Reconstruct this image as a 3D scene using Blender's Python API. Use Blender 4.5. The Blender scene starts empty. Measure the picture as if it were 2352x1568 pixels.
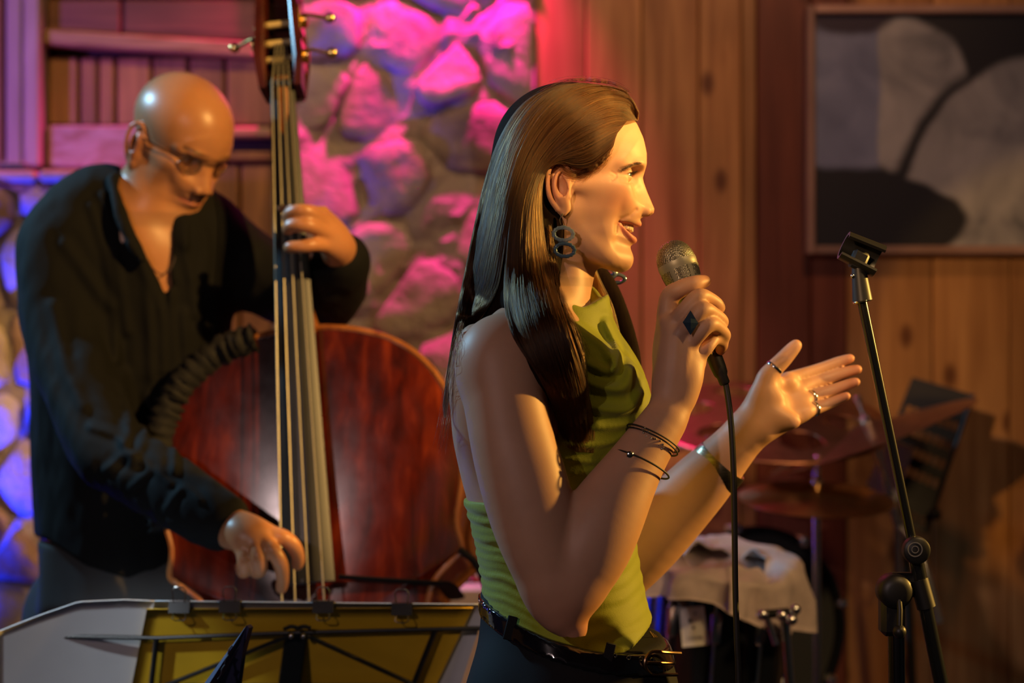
import bpy, math, random
import numpy as np
from mathutils import Vector, Matrix

# ------------------------------------------------------------------ camera
FPX, CX, CY, CAMZ = 4573.0, 1176.0, 784.0, 1.32
scene = bpy.context.scene
C = scene.collection
cam_d = bpy.data.cameras.new('camera'); cam = bpy.data.objects.new('camera', cam_d); C.objects.link(cam)
cam.location = (0, 0, CAMZ); cam.rotation_euler = (math.pi/2, 0, 0)
cam_d.sensor_width = 36.0; cam_d.lens = 36.0*FPX/2352.0
cam_d.clip_start = 0.05
cam_d.dof.use_dof = True; cam_d.dof.focus_distance = 2.40; cam_d.dof.aperture_fstop = 3.4
scene.camera = cam
# ------------------------------------------------------------------ colour management and world
vs = scene.view_settings
vs.view_transform = 'Standard'; vs.look = 'None'; vs.gamma = 1.0; vs.exposure = 0.0
vs.use_curve_mapping = False
world = bpy.data.worlds.new('world'); scene.world = world; world.use_nodes = True
bg = world.node_tree.nodes['Background']
bg.inputs[0].default_value = (0.30, 0.22, 0.26, 1); bg.inputs[1].default_value = 0.030
# ------------------------------------------------------------------ stage lamps and added fill spots
def spot(name, loc, target, col, power, size=60, blend=0.4, radius=0.05):
    l = bpy.data.lights.new(name, 'SPOT'); l.color = col; l.energy = power
    l.spot_size = math.radians(size); l.spot_blend = blend; l.shadow_soft_size = radius
    o = bpy.data.objects.new(name, l); C.objects.link(o); o.location = loc
    o.rotation_euler = (Vector(target)-Vector(loc)).to_track_quat('-Z', 'Y').to_euler()
    return o
spot('stage_lamp_key', (3.10, 3.12, 1.96), (0.16, 2.46, 1.33), (1.0, 0.55, 0.11), 680, 27, 0.4, 0.05)
spot('stage_lamp_front', (-2.40, -2.96, 3.10), (0.25, 3.6, 1.25), (1.0, 0.72, 0.70), 215, 32, 0.6, 0.05)
spot('stage_lamp_player', (1.90, 0.90, 3.15), (-0.60, 3.32, 1.38), (1.0, 0.56, 0.15), 800, 19, 0.45, 0.04)
spot('stage_lamp_profile', (-2.29, -2.96, 2.95), (1.40, 4.6, 1.23), (1.0, 0.52, 0.14), 520, 7.4, 0.22, 0.03)
spot('fill_spot_drums', (1.60, 1.20, 3.00), (0.30, 3.40, 1.02), (1.0, 0.60, 0.25), 190, 35, 0.7, 0.16)  # added fill, brightens the drums and the open palm
spot('stage_lamp_page', (-2.0, 0.50, 2.60), (-0.74, 2.90, 0.88), (0.80, 0.92, 1.0), 300, 10.5, 0.5, 0.03)
spot('fill_spot_wall', (0.75, 3.20, 3.05), (0.20, 4.6, 1.90), (1.0, 0.52, 0.28), 38, 85, 1.0, 0.08)  # added wash to brighten the upper wall, out of view
spot('stage_lamp_timber', (-0.70, 3.30, 3.05), (-0.82, 4.6, 1.95), (1.0, 0.58, 0.16), 46, 60, 1.0, 0.08)
spot('stage_lamp_rim', (-2.3, 3.75, 2.75), (-0.2, 2.9, 1.45), (0.34, 0.70, 1.0), 250, 68, 0.4, 0.06)
spot('stage_lamp_blue', (-1.70, 4.05, 0.20), (-1.55, 4.44, 1.25), (0.0, 0.02, 1.0), 620, 76, 0.6, 0.03)
spot('fill_spot_violet', (-1.80, 3.75, 1.72), (-1.10, 4.56, 1.92), (0.36, 0.10, 1.0), 60, 40, 0.7, 0.03)  # added fill that turns the left posts purple
spot('stage_lamp_magenta', (-0.08, 4.500, 2.50), (-0.42, 4.61, 1.40), (1.0, 0.0, 0.36), 150, 105, 0.9, 0.025)

# ------------------------------------------------------------------ helpers: placement, meshes, materials
def P(px, py, Y):
    return np.array([(px-CX)/FPX*Y, Y, CAMZ+(CY-py)/FPX*Y])
def PV(q, Y):
    """many pixels at once: q (n,2), Y (n,)"""
    q = np.asarray(q, float); Y = np.asarray(Y, float); return np.stack([(q[..., 0]-CX)/FPX*Y, Y+0*q[..., 0], CAMZ+(CY-q[..., 1])/FPX*Y], -1)
YW = 4.60                                         # distance of the back wall
def xw(px, Y=YW): return (px-CX)/FPX*Y
def zw(py, Y=YW): return CAMZ+(CY-py)/FPX*Y
def PX(n, Y): return n/FPX*Y
def catmull(pts, n=8):
    p = np.asarray(pts, float); out = []
    q = np.vstack([2*p[0]-p[1], p, 2*p[-1]-p[-2]])
    for i in range(1, len(q)-2):
        for t in np.arange(n)/n:
            a, b, c, d = q[i-1], q[i], q[i+1], q[i+2]
            out.append(0.5*((2*b)+(-a+c)*t+(2*a-5*b+4*c-d)*t*t+(-a+3*b-3*c+d)*t**3))
    out.append(p[-1]); return np.array(out)
def tag(o, label=None, cat=None, group=None, kind=None):
    if label: o['label'] = label
    if cat: o['category'] = cat
    if group: o['group'] = group
    if kind: o['kind'] = kind
    return o
def thing(name, label, cat, loc=(0, 0, 0), group=None):
    o = bpy.data.objects.new(name, None); C.objects.link(o); o.location = tuple(loc); o.empty_display_size = 0.05
    o['_l'] = 0; del o['_l']
    return tag(o, label, cat, group)
def world_of(q):
    m = Matrix.LocRotScale(q.location, q.rotation_euler, q.scale)
    return m if q.parent is None else world_of(q.parent) @ q.matrix_parent_inverse @ m
def link(name, me, mat=None, parent=None):
    o = bpy.data.objects.new(name, me); C.objects.link(o)
    if mat is not None: me.materials.append(mat)
    if parent is not None:
        o.parent = parent; o.matrix_parent_inverse = world_of(parent).inverted()
    return o
def mesh_np(name, V, F, smooth=True):
    """F: (n,4) or (n,3) array or list of lists"""
    me = bpy.data.meshes.new(name)
    V = np.asarray(V, np.float32)
    if isinstance(F, np.ndarray):
        n, k = F.shape
        me.vertices.add(len(V)); me.vertices.foreach_set('co', V.ravel())
        me.loops.add(n*k); me.loops.foreach_set('vertex_index', F.astype(np.int32).ravel())
        me.polygons.add(n); me.polygons.foreach_set('loop_start', np.arange(0, n*k, k, dtype=np.int32))
        me.polygons.foreach_set('loop_total', np.full(n, k, np.int32))
    else:
        me.from_pydata([tuple(map(float, v)) for v in V], [], [list(map(int, f)) for f in F])
    me.update(calc_edges=True)
    if smooth: me.polygons.foreach_set('use_smooth', np.ones(len(me.polygons), bool))
    me.validate(); return me
def frame_of(d, up=None):
    d = np.asarray(d, float); d = d/(np.linalg.norm(d)+1e-12)
    u = np.array([0, 0, 1.]) if up is None else np.asarray(up, float)
    if abs(np.dot(u, d)) > 0.95: u = np.array([1., 0, 0])
    a = np.cross(u, d); a /= np.linalg.norm(a); b = np.cross(d, a)
    return a, b, d
class MB:
    def __init__(s): s.v = []; s.f = []
    def add(s, V, F):
        o = len(s.v); s.v.extend([tuple(map(float, x)) for x in V]); s.f.extend([[int(i)+o for i in f] for f in F]); return s
    def box(s, c, size, R=None, bev=0.0):
        hx, hy, hz = np.array(size)/2
        if bev <= 0:
            V = np.array([[x, y, z] for x in (-hx, hx) for y in (-hy, hy) for z in (-hz, hz)])
            F = [[0,1,3,2],[4,6,7,5],[0,4,5,1],[2,3,7,6],[0,2,6,4],[1,5,7,3]]
        else:
            b = min(bev, hx*.9, hy*.9, hz*.9); V = []; idx = {}
            for sx in (-1,1):
                for sy in (-1,1):
                    for sz in (-1,1):
                        for ax in range(3):
                            p = np.array([sx*(hx-b), sy*(hy-b), sz*(hz-b)]); p[ax] = (sx*hx, sy*hy, sz*hz)[ax]
                            idx[(sx,sy,sz,ax)] = len(V); V.append(p)
            F = []
            I = lambda sx,sy,sz,ax: idx[(sx,sy,sz,ax)]
            for q in (-1,1):
                for ax in range(3):
                    o1, o2 = [a for a in range(3) if a != ax]
                    def g(a,b_):
                        t=[0,0,0]; t[ax]=q; t[o1]=a; t[o2]=b_; return I(*t,ax)
                    f=[g(-1,-1),g(1,-1),g(1,1),g(-1,1)]
                    F.append(f if (q>0)==(ax!=1) else f[::-1])
            for ax in range(3):
                o1,o2=[a for a in range(3) if a!=ax]
                for a in (-1,1):
                    for b_ in (-1,1):
                        t=[0,0,0];t[o1]=a;t[o2]=b_
                        t[ax]=-1;p0=I(*t,o1);p1=I(*t,o2);t[ax]=1;p2=I(*t,o2);p3=I(*t,o1)
                        F.append([p0,p1,p2,p3])
            for sx in (-1,1):
                for sy in (-1,1):
                    for sz in (-1,1): F.append([I(sx,sy,sz,0),I(sx,sy,sz,1),I(sx,sy,sz,2)])
            V=np.array(V)
        if R is not None: V = V @ np.asarray(R).T
        return s.add(V+np.asarray(c), F)
    def tube(s, pts, r, n=10, up=None, cap=True, flat=1.0):
        """sweep a circle (flat: ellipse ratio) along pts with radius r (scalar or list)"""
        p = np.asarray(pts, float); m = len(p); r = np.broadcast_to(np.asarray(r, float), (m,))
        T = np.gradient(p, axis=0); T /= np.linalg.norm(T, axis=1)[:, None]+1e-12
        a, b, _ = frame_of(T[0], up); V = []
        for i in range(m):
            t = T[i]; a = a-np.dot(a, t)*t; a /= np.linalg.norm(a); b = np.cross(t, a)
            for k in range(n):
                th = 2*math.pi*k/n; V.append(p[i]+r[i]*(math.cos(th)*a+flat*math.sin(th)*b))
        F = [[i*n+k, i*n+(k+1) % n, (i+1)*n+(k+1) % n, (i+1)*n+k] for i in range(m-1) for k in range(n)]
        if cap: F += [list(range(n))[::-1], [(m-1)*n+k for k in range(n)]]
        return s.add(V, F)
    def ring(s, c, nrm, R, r, n=32, m=8, flat=1.0, up=None, squash=1.0):
        a, b, d = frame_of(nrm, up); c = np.asarray(c, float); V = []
        for i in range(n):
            th = 2*math.pi*i/n; u = math.cos(th)*a+squash*math.sin(th)*b; un = u/np.linalg.norm(u)
            for k in range(m):
                ph = 2*math.pi*k/m; V.append(c+R*u+r*math.cos(ph)*un+r*flat*math.sin(ph)*d)
        F = [[i*m+k, ((i+1) % n)*m+k, ((i+1) % n)*m+(k+1) % m, i*m+(k+1) % m] for i in range(n) for k in range(m)]
        return s.add(V, F)
    def lathe(s, c, axis, prof, n=32, up=None, cap=True):
        """prof: list of (radius, height along axis)"""
        a, b, d = frame_of(axis, up); c = np.asarray(c, float); V = []
        for (r, h) in prof:
            for k in range(n):
                th = 2*math.pi*k/n; V.append(c+h*d+r*(math.cos(th)*a+math.sin(th)*b))
        F = [[i*n+k, i*n+(k+1) % n, (i+1)*n+(k+1) % n, (i+1)*n+k] for i in range(len(prof)-1) for k in range(n)]
        if cap: F += [list(range(n))[::-1], [(len(prof)-1)*n+k for k in range(n)]]
        return s.add(V, F)
    def prism(s, pts, off):
        p = np.asarray(pts, float); n = len(p); off = np.asarray(off, float)
        V = np.vstack([p, p+off])
        return s.add(V, [list(range(n))[::-1], list(range(n, 2*n))]+[[i, (i+1) % n, n+(i+1) % n, n+i] for i in range(n)])
    def ball(s, c, r, n=12, m=8):
        r = np.broadcast_to(np.asarray(r, float), (3,)); V = [np.array(c)+[0, 0, r[2]]]
        for i in range(1, m):
            ph = math.pi*i/m
            for k in range(n):
                th = 2*math.pi*k/n; V.append(np.array(c)+r*[math.sin(ph)*math.cos(th), math.sin(ph)*math.sin(th), math.cos(ph)])
        V.append(np.array(c)-[0, 0, r[2]]); L = len(V)-1
        F = [[0, 1+k, 1+(k+1) % n] for k in range(n)]
        F += [[1+(i-1)*n+k, 1+i*n+k, 1+i*n+(k+1) % n, 1+(i-1)*n+(k+1) % n] for i in range(1, m-1) for k in range(n)]
        F += [[L, 1+(m-2)*n+(k+1) % n, 1+(m-2)*n+k] for k in range(n)]
        return s.add(V, F)
    def sheet(s, G, thick):
        """G: (m,n,3) grid of points; gives it thickness along its normals"""
        G = np.asarray(G, float); m, n, _ = G.shape
        du = np.gradient(G, axis=0); dv = np.gradient(G, axis=1); N = np.cross(du, dv); N /= np.linalg.norm(N, axis=2)[:, :, None]+1e-12
        V = np.vstack([(G+N*thick/2).reshape(-1, 3), (G-N*thick/2).reshape(-1, 3)]); o = m*n; F = []
        for i in range(m-1):
            for j in range(n-1):
                q = [i*n+j, (i+1)*n+j, (i+1)*n+j+1, i*n+j+1]; F.append(q); F.append([x+o for x in q[::-1]])
        for i in range(m-1):
            F.append([i*n, o+i*n, o+(i+1)*n, (i+1)*n][::-1]); F.append([i*n+n-1, o+i*n+n-1, o+(i+1)*n+n-1, (i+1)*n+n-1])
        for j in range(n-1):
            F.append([j, o+j, o+j+1, j+1]); F.append([(m-1)*n+j, o+(m-1)*n+j, o+(m-1)*n+j+1, (m-1)*n+j+1][::-1])
        return s.add(V, F)
    def build(s, name, mat, parent=None, smooth=True, angle=40):
        me = mesh_np(name, np.array(s.v), s.f, smooth)
        if smooth and angle: me.set_sharp_from_angle(angle=math.radians(angle))
        return link(name, me, mat, parent)

MATS = {}
def nodes_of(name):
    m = bpy.data.materials.new(name); m.use_nodes = True; nt = m.node_tree
    return m, nt, nt.nodes['Principled BSDF']
def lk(nt, a, b): nt.links.new(a, b)
def nd(nt, t, **kw):
    n = nt.nodes.new(t)
    for k, v in kw.items():
        if k.startswith('i_'):
            key = k[2:]; n.inputs[int(key) if key.isdigit() else key.replace('_', ' ')].default_value = v
        else: setattr(n, k, v)
    return n
def ramp(nt, stops, interp='LINEAR'):
    r = nt.nodes.new('ShaderNodeValToRGB'); e = r.color_ramp.elements; r.color_ramp.interpolation = interp
    while len(e) < len(stops): e.new(0.5)
    for i, (p, c) in enumerate(stops): e[i].position = p; e[i].color = (*c, 1) if len(c) == 3 else c
    return r
def plain(name, col, rough=0.5, metal=0.0, noise=0.0, scale=40.0, bump=0.0, bscale=200.0, coat=0.0, spec=0.5, sheen=0.0, trans=0.0, stretch=(1, 1, 1), col2=None, alpha=1.0):
    if name in MATS: return MATS[name]
    m, nt, b = nodes_of(name)
    b.inputs['Base Color'].default_value = (*col, 1); b.inputs['Roughness'].default_value = rough; b.inputs['Metallic'].default_value = metal
    b.inputs['Coat Weight'].default_value = coat; b.inputs['Specular IOR Level'].default_value = spec; b.inputs['Sheen Weight'].default_value = sheen
    b.inputs['Transmission Weight'].default_value = trans; b.inputs['Alpha'].default_value = alpha
    tc = nd(nt, 'ShaderNodeTexCoord'); mp = nd(nt, 'ShaderNodeMapping'); mp.inputs['Scale'].default_value = stretch
    lk(nt, tc.outputs['Object'], mp.inputs[0])
    n1 = nd(nt, 'ShaderNodeTexNoise', i_Scale=scale, i_Detail=4.0); lk(nt, mp.outputs[0], n1.inputs['Vector'])
    c2 = col2 if col2 else tuple(c*(1-noise) for c in col); c1 = col if col2 else tuple(min(1, c*(1+noise*.6)) for c in col)
    r = ramp(nt, [(0.3, c2), (0.7, c1)]); lk(nt, n1.outputs[0], r.inputs[0])
    if noise or col2: lk(nt, r.outputs[0], b.inputs['Base Color'])
    if bump:
        n2 = nd(nt, 'ShaderNodeTexNoise', i_Scale=bscale, i_Detail=3.0); lk(nt, mp.outputs[0], n2.inputs['Vector'])
        bp = nd(nt, 'ShaderNodeBump', i_Strength=bump, i_Distance=0.002); lk(nt, n2.outputs[0], bp.inputs['Height']); lk(nt, bp.outputs[0], b.inputs['Normal'])
    MATS[name] = m; return m
def wood(name, dark, light, grain=(1, 1, 1), scale=6.0, rough=0.45, knots=0.0, knotcol=(.06, .02, .008), bump=0.15, seedattr=True, coat=0.0):
    """procedural board: fibres along the stretched axis, knots, and a tone of its own for every board"""
    if name in MATS: return MATS[name]
    m, nt, b = nodes_of(name)
    tc = nd(nt, 'ShaderNodeTexCoord'); oi = nd(nt, 'ShaderNodeObjectInfo'); mp = nd(nt, 'ShaderNodeMapping'); mp.inputs['Scale'].default_value = grain
    cmb = nd(nt, 'ShaderNodeVectorMath', operation='SCALE'); cmb.inputs[0].default_value = (7.3, 3.1, 9.7); lk(nt, oi.outputs['Random'], cmb.inputs['Scale'])
    ad = nd(nt, 'ShaderNodeVectorMath', operation='ADD'); lk(nt, tc.outputs['Object'], ad.inputs[0]); lk(nt, cmb.outputs[0], ad.inputs[1]); lk(nt, ad.outputs[0], mp.inputs[0])
    n1 = nd(nt, 'ShaderNodeTexNoise', i_Scale=scale, i_Detail=6.0, i_Distortion=0.6); lk(nt, mp.outputs[0], n1.inputs['Vector'])
    r = ramp(nt, [(0.28, dark), (0.5, tuple((a+c)/2 for a, c in zip(dark, light))), (0.75, light)]); lk(nt, n1.outputs[0], r.inputs[0])
    col = r.outputs[0]
    n3 = nd(nt, 'ShaderNodeTexNoise', i_Scale=2.2, i_Detail=3.0); lk(nt, ad.outputs[0], n3.inputs['Vector'])
    mr = nd(nt, 'ShaderNodeMapRange'); mr.inputs[1].default_value = .3; mr.inputs[2].default_value = .7; mr.inputs[3].default_value = .72; mr.inputs[4].default_value = 1.2
    lk(nt, n3.outputs[0], mr.inputs[0])
    mx = nd(nt, 'ShaderNodeMix', data_type='RGBA', blend_type='MULTIPLY'); mx.inputs[0].default_value = 1; lk(nt, col, mx.inputs[6]); lk(nt, mr.outputs[0], mx.inputs[7]); col = mx.outputs[2]
    mr2 = nd(nt, 'ShaderNodeMapRange'); mr2.inputs[3].default_value = .82; mr2.inputs[4].default_value = 1.15; lk(nt, oi.outputs['Random'], mr2.inputs[0])
    mx2 = nd(nt, 'ShaderNodeMix', data_type='RGBA', blend_type='MULTIPLY'); mx2.inputs[0].default_value = 1; lk(nt, col, mx2.inputs[6]); lk(nt, mr2.outputs[0], mx2.inputs[7]); col = mx2.outputs[2]
    if knots:
        vo = nd(nt, 'ShaderNodeTexVoronoi', voronoi_dimensions='2D', i_Scale=knots*1.35); sx = nd(nt, 'ShaderNodeSeparateXYZ'); lk(nt, mp2(nt, ad, grain), sx.inputs[0])
        cx = nd(nt, 'ShaderNodeCombineXYZ'); lk(nt, sx.outputs[0], cx.inputs[0]); lk(nt, sx.outputs[2], cx.inputs[1]); lk(nt, cx.outputs[0], vo.inputs['Vector'])
        kr = ramp(nt, [(0.0, (.9, .9, .9)), (0.07, (.75, .75, .75)), (0.15, (0, 0, 0))]); lk(nt, vo.outputs['Distance'], kr.inputs[0])
        sc3 = nd(nt, 'ShaderNodeSeparateColor'); lk(nt, vo.outputs['Color'], sc3.inputs[0]); gt = nd(nt, 'ShaderNodeMath', operation='GREATER_THAN'); gt.inputs[1].default_value = .62; lk(nt, sc3.outputs[0], gt.inputs[0])
        km = nd(nt, 'ShaderNodeMath', operation='MULTIPLY'); lk(nt, kr.outputs[0], km.inputs[0]); lk(nt, gt.outputs[0], km.inputs[1])
        mx3 = nd(nt, 'ShaderNodeMix', data_type='RGBA'); lk(nt, km.outputs[0], mx3.inputs[0]); lk(nt, col, mx3.inputs[6]); mx3.inputs[7].default_value = (*knotcol, 1); col = mx3.outputs[2]
    lk(nt, col, b.inputs['Base Color']); b.inputs['Roughness'].default_value = rough; b.inputs['Coat Weight'].default_value = coat
    bp = nd(nt, 'ShaderNodeBump', i_Strength=bump, i_Distance=0.003); lk(nt, n1.outputs[0], bp.inputs['Height']); lk(nt, bp.outputs[0], b.inputs['Normal'])
    MATS[name] = m; return m
def mp2(nt, ad, grain):
    g = np.array(grain, float); g = (g/g.max())**.22
    mp = nd(nt, 'ShaderNodeMapping'); mp.inputs['Scale'].default_value = tuple(g); lk(nt, ad.outputs[0], mp.inputs[0]); return mp.outputs[0]

# ------------------------------------------------------------------ implicit surfaces: smooth unions of limbs and masses, meshed by surface nets
def smin(a, b, k):
    if k <= 0: return np.minimum(a, b)
    h = np.clip(0.5+0.5*(b-a)/k, 0, 1); return b+(a-b)*h-k*h*(1-h)
def smax(a, b, k): return -smin(-a, -b, k)
class SDF:
    def __init__(s): s.prims = []; s.post = None
    def _add(s, fn, lo, hi, k, op): s.prims.append((fn, np.asarray(lo, float), np.asarray(hi, float), k, op)); return s
    def chain(s, pts, rad, k=0.01, op='u', n=6, flat=None, kin=.35):
        """round tube through pts with radii rad; flat=(dir, ratio) squashes the section along dir"""
        q = np.column_stack([np.asarray(pts, float), np.asarray(rad, float)])
        q = catmull(q, n) if (len(q) > 2 and n > 1) else q
        p, r = q[:, :3].astype(np.float32), q[:, 3].astype(np.float32)
        if flat is not None:
            fd = np.asarray(flat[0], float); fd = (fd/np.linalg.norm(fd)).astype(np.float32); fs = np.float32(1.0/flat[1]-1.0)
        def fn(X, lo, hi, mg):
            nb, m, _ = X.shape; out = np.full((nb, m), 1.0, np.float32)
            for a, b, ra, rb in zip(p[:-1], p[1:], r[:-1], r[1:]):
                mr = max(ra, rb)+mg; sel = np.where(((lo-mr < np.maximum(a, b)) & (hi+mr > np.minimum(a, b))).all(1))[0]
                if len(sel) == 0: continue
                ba = b-a; d = X[sel]-a; t = np.clip(d@ba/(ba@ba+1e-12), 0, 1); e = d-t[..., None]*ba
                if flat is not None: e = e+(e@fd)[..., None]*fd*fs
                out[sel] = smin(out[sel], np.sqrt(np.einsum('ijk,ijk->ij', e, e))-(ra+(rb-ra)*t), kin*min(ra, rb) if len(p) > 2 else 0)
            return out
        fn.blocks = True
        m = r.max()
        return s._add(fn, p.min(0)-m, p.max(0)+m, k, op)
    def ell(s, c, rad, k=0.01, op='u', R=None):
        c = np.asarray(c, np.float32); rad = np.asarray(rad, np.float32); R = np.eye(3, dtype=np.float32) if R is None else np.asarray(R, np.float32)
        def fn(x):
            q = (x-c)@R; k0 = np.sqrt(((q/rad)**2).sum(1)); k1 = np.sqrt(((q/rad**2)**2).sum(1))+1e-9
            return k0*(k0-1)/k1
        m = rad.max(); return s._add(fn, c-m, c+m, k, op)
    def fun(s, fn, lo, hi, k=0.01, op='u'): return s._add(fn, lo, hi, k, op)
    def eval(s, X, lo=None, hi=None, margin=0.03):
        """X (nb, m, 3) blocks with bounds lo/hi (nb,3)"""
        X = X.astype(np.float32); nb, m, _ = X.shape; D = np.full((nb, m), 1.0, np.float32)
        for fn, a, b, k, op in s.prims:
            mg = margin+k
            sel = np.where(((lo-mg < b) & (hi+mg > a)).all(1))[0]
            if len(sel) == 0: continue
            d = fn(X[sel], lo[sel], hi[sel], mg) if hasattr(fn, 'blocks') else fn(X[sel].reshape(-1, 3)).reshape(len(sel), m)
            if op == 'u': D[sel] = smin(D[sel], d, k)
            elif op == 's': D[sel] = smax(D[sel], -d, k)
            elif op == 'i': D[sel] = smax(D[sel], d, k)
            elif op == 'e': D[sel] = D[sel]-d          # engrave / emboss: d is a height
        if s.post is not None: D = s.post(X.reshape(-1, 3), D.ravel()).reshape(nb, m)
        return D
    def at(s, X):
        X = np.asarray(X, float).reshape(-1, 1, 3); return s.eval(X, X[:, 0], X[:, 0], 0.3)[:, 0]
    def mesh(s, h, lo, hi, B=8):
        lo = np.asarray(lo, float); hi = np.asarray(hi, float); S = h*B
        nb = np.ceil((hi-lo)/S).astype(int); g = np.stack(np.meshgrid(*[np.arange(n) for n in nb], indexing='ij'), -1).reshape(-1, 3)
        c = lo+(g+0.5)*S; keep = np.zeros(len(g), bool); half = S*0.5*math.sqrt(3)
        D = np.concatenate([s.eval(c[i:i+200000][:, None], c[i:i+200000], c[i:i+200000], half*2.5)[:, 0] for i in range(0, len(c), 200000)])
        g = g[np.abs(D) < half*1.12+0.003]
        o = np.stack(np.meshgrid(*[np.arange(B+1)]*3, indexing='ij'), -1).reshape(-1, 3)
        CI = []; CV = []; E = [[], [], []]
        corners = np.array([[i, j, k] for i in (0, 1) for j in (0, 1) for k in (0, 1)])
        for s0 in range(0, len(g), 1200):
            gb = g[s0:s0+1200]; base = gb*B
            X = lo+(base[:, None]+o)*h; blo = lo+base*h
            d = s.eval(X, blo, blo+S).reshape(-1, B+1, B+1, B+1)
            ins = d < 0
            cn = np.stack([d[:, i:i+B, j:j+B, k:k+B] for i, j, k in corners], -1); ci = cn < 0; cnt = ci.sum(-1)
            bi, i, j, k = np.where((cnt > 0) & (cnt < 8))
            v = cn[bi, i, j, k]; acc = np.zeros((len(bi), 3)); num = np.zeros(len(bi))
            for a in range(8):
                for ax in range(3):
                    if corners[a][ax] == 0:
                        b2 = a+(4, 2, 1)[ax]; cr = (v[:, a] < 0) != (v[:, b2] < 0)
                        t = np.where(cr, v[:, a]/(v[:, a]-v[:, b2]+1e-20), 0); p = np.broadcast_to(corners[a].astype(float), (len(bi), 3)).copy(); p[:, ax] += t
                        acc += p*cr[:, None]; num += cr
            idx = base[bi]+np.stack([i, j, k], 1); CI.append(idx); CV.append(lo+(idx+acc/num[:, None])*h)
            for ax in range(3):
                sl0 = [slice(None)]+[slice(0, B)]*3; sl1 = list(sl0); sl1[1+ax] = slice(1, B+1)
                x0 = ins[tuple(sl0)]; x1 = ins[tuple(sl1)]; bi, i, j, k = np.where(x0 != x1)
                E[ax].append(np.column_stack([base[bi]+np.stack([i, j, k], 1), x0[bi, i, j, k]]))
        CI = np.concatenate(CI); CV = np.concatenate(CV); N = nb*B+2
        key = lambda q: (q[:, 0]*N[1]+q[:, 1])*N[2]+q[:, 2]
        kk = key(CI); od = np.argsort(kk); ks = kk[od]; CV = CV[od]; Q = []
        for ax in range(3):
            e = np.concatenate(E[ax]); a1, a2 = (ax+1) % 3, (ax+2) % 3; ids = []; ok = np.ones(len(e), bool)
            for (u, w) in ((0, 0), (1, 0), (1, 1), (0, 1)):
                q = e[:, :3].copy(); q[:, a1] -= u; q[:, a2] -= w; kq = key(q); p = np.clip(np.searchsorted(ks, kq), 0, len(ks)-1); ok &= ks[p] == kq; ids.append(p)
            ids = np.stack(ids, 1); fl = e[:, 3] == 1; ids[~fl] = ids[~fl][:, ::-1]; Q.append(ids[ok])
        return CV, np.concatenate(Q)
def poly_sdf(poly):
    p = np.asarray(poly, float); A = p; B = np.roll(p, -1, 0)
    def fn(x, z):
        d = np.full(len(x), 1e9); inside = np.zeros(len(x), bool)
        for (ax, az), (bx, bz) in zip(A, B):
            ex, ez = bx-ax, bz-az; wx, wz = x-ax, z-az; t = np.clip((wx*ex+wz*ez)/(ex*ex+ez*ez+1e-12), 0, 1)
            d = np.minimum(d, (wx-ex*t)**2+(wz-ez*t)**2)
            cond = (az > z) != (bz > z)
            if abs(ez) > 1e-12: inside ^= cond & (x < ax+(z-az)*ex/ez)
        d = np.sqrt(d); return np.where(inside, -d, d)
    return fn
def lut2(fn, x0, x1, z0, z1, h):
    """tabulates a function of two coordinates for quick bilinear look-up"""
    nx, nz = int((x1-x0)/h)+2, int((z1-z0)/h)+2; gx, gz = np.meshgrid(x0+np.arange(nx)*h, z0+np.arange(nz)*h, indexing='ij')
    T = fn(gx.ravel(), gz.ravel()).reshape(nx, nz).astype(np.float32)
    def g(x, z):
        u = np.clip((x-x0)/h, 0, nx-1.001); v = np.clip((z-z0)/h, 0, nz-1.001); i = u.astype(np.int32); j = v.astype(np.int32); u = u-i; v = v-j
        return (T[i, j]*(1-u)+T[i+1, j]*u)*(1-v)+(T[i, j+1]*(1-u)+T[i+1, j+1]*u)*v
    return g
def line_dist(poly):
    p = np.asarray(poly, float)
    def fn(x, z):
        d = np.full(len(x), 1e9)
        for (ax, az), (bx, bz) in zip(p[:-1], p[1:]):
            ex, ez = bx-ax, bz-az; wx, wz = x-ax, z-az; t = np.clip((wx*ex+wz*ez)/(ex*ex+ez*ez+1e-12), 0, 1)
            d = np.minimum(d, (wx-ex*t)**2+(wz-ez*t)**2)
        return np.sqrt(d)
    return fn
def hash3(i, j, k): 
    n = (i*73856093) ^ (j*19349663) ^ (k*83492791); n = (n ^ (n >> 13))*1274126177 & 0x7fffffff; return (n & 0xffff)/65535.0
def noise3(X):
    f = np.floor(X).astype(np.int64); t = X-f; t = t*t*(3-2*t); out = 0
    for a in (0, 1):
        for b in (0, 1):
            for c in (0, 1):
                w = (t[:, 0] if a else 1-t[:, 0])*(t[:, 1] if b else 1-t[:, 1])*(t[:, 2] if c else 1-t[:, 2])
                out = out+w*hash3(f[:, 0]+a, f[:, 1]+b, f[:, 2]+c)
    return out
def set_attr(me, name, vals):
    a = me.attributes.new(name, 'FLOAT', 'POINT'); a.data.foreach_set('value', np.asarray(vals, np.float32))
def curves_obj(name, strands, radius, mat, parent, tip=0.25):
    """strands: list of (n,3) arrays with equal n -> hair curves"""
    S = np.asarray(strands, np.float32); m, n, _ = S.shape
    hc = bpy.data.hair_curves.new(name); hc.add_curves([n]*m)
    hc.attributes['position'].data.foreach_set('vector', S.reshape(-1)) if 'position' in hc.attributes else hc.position_data.foreach_set('vector', S.reshape(-1))
    ra = hc.attributes.get('radius') or hc.attributes.new('radius', 'FLOAT', 'POINT')
    t = np.linspace(0, 1, n); rr = radius*(1-(1-tip)*t**3)
    ra.data.foreach_set('value', np.tile(rr, m).astype(np.float32))
    return link(name, hc, mat, parent)
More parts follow.
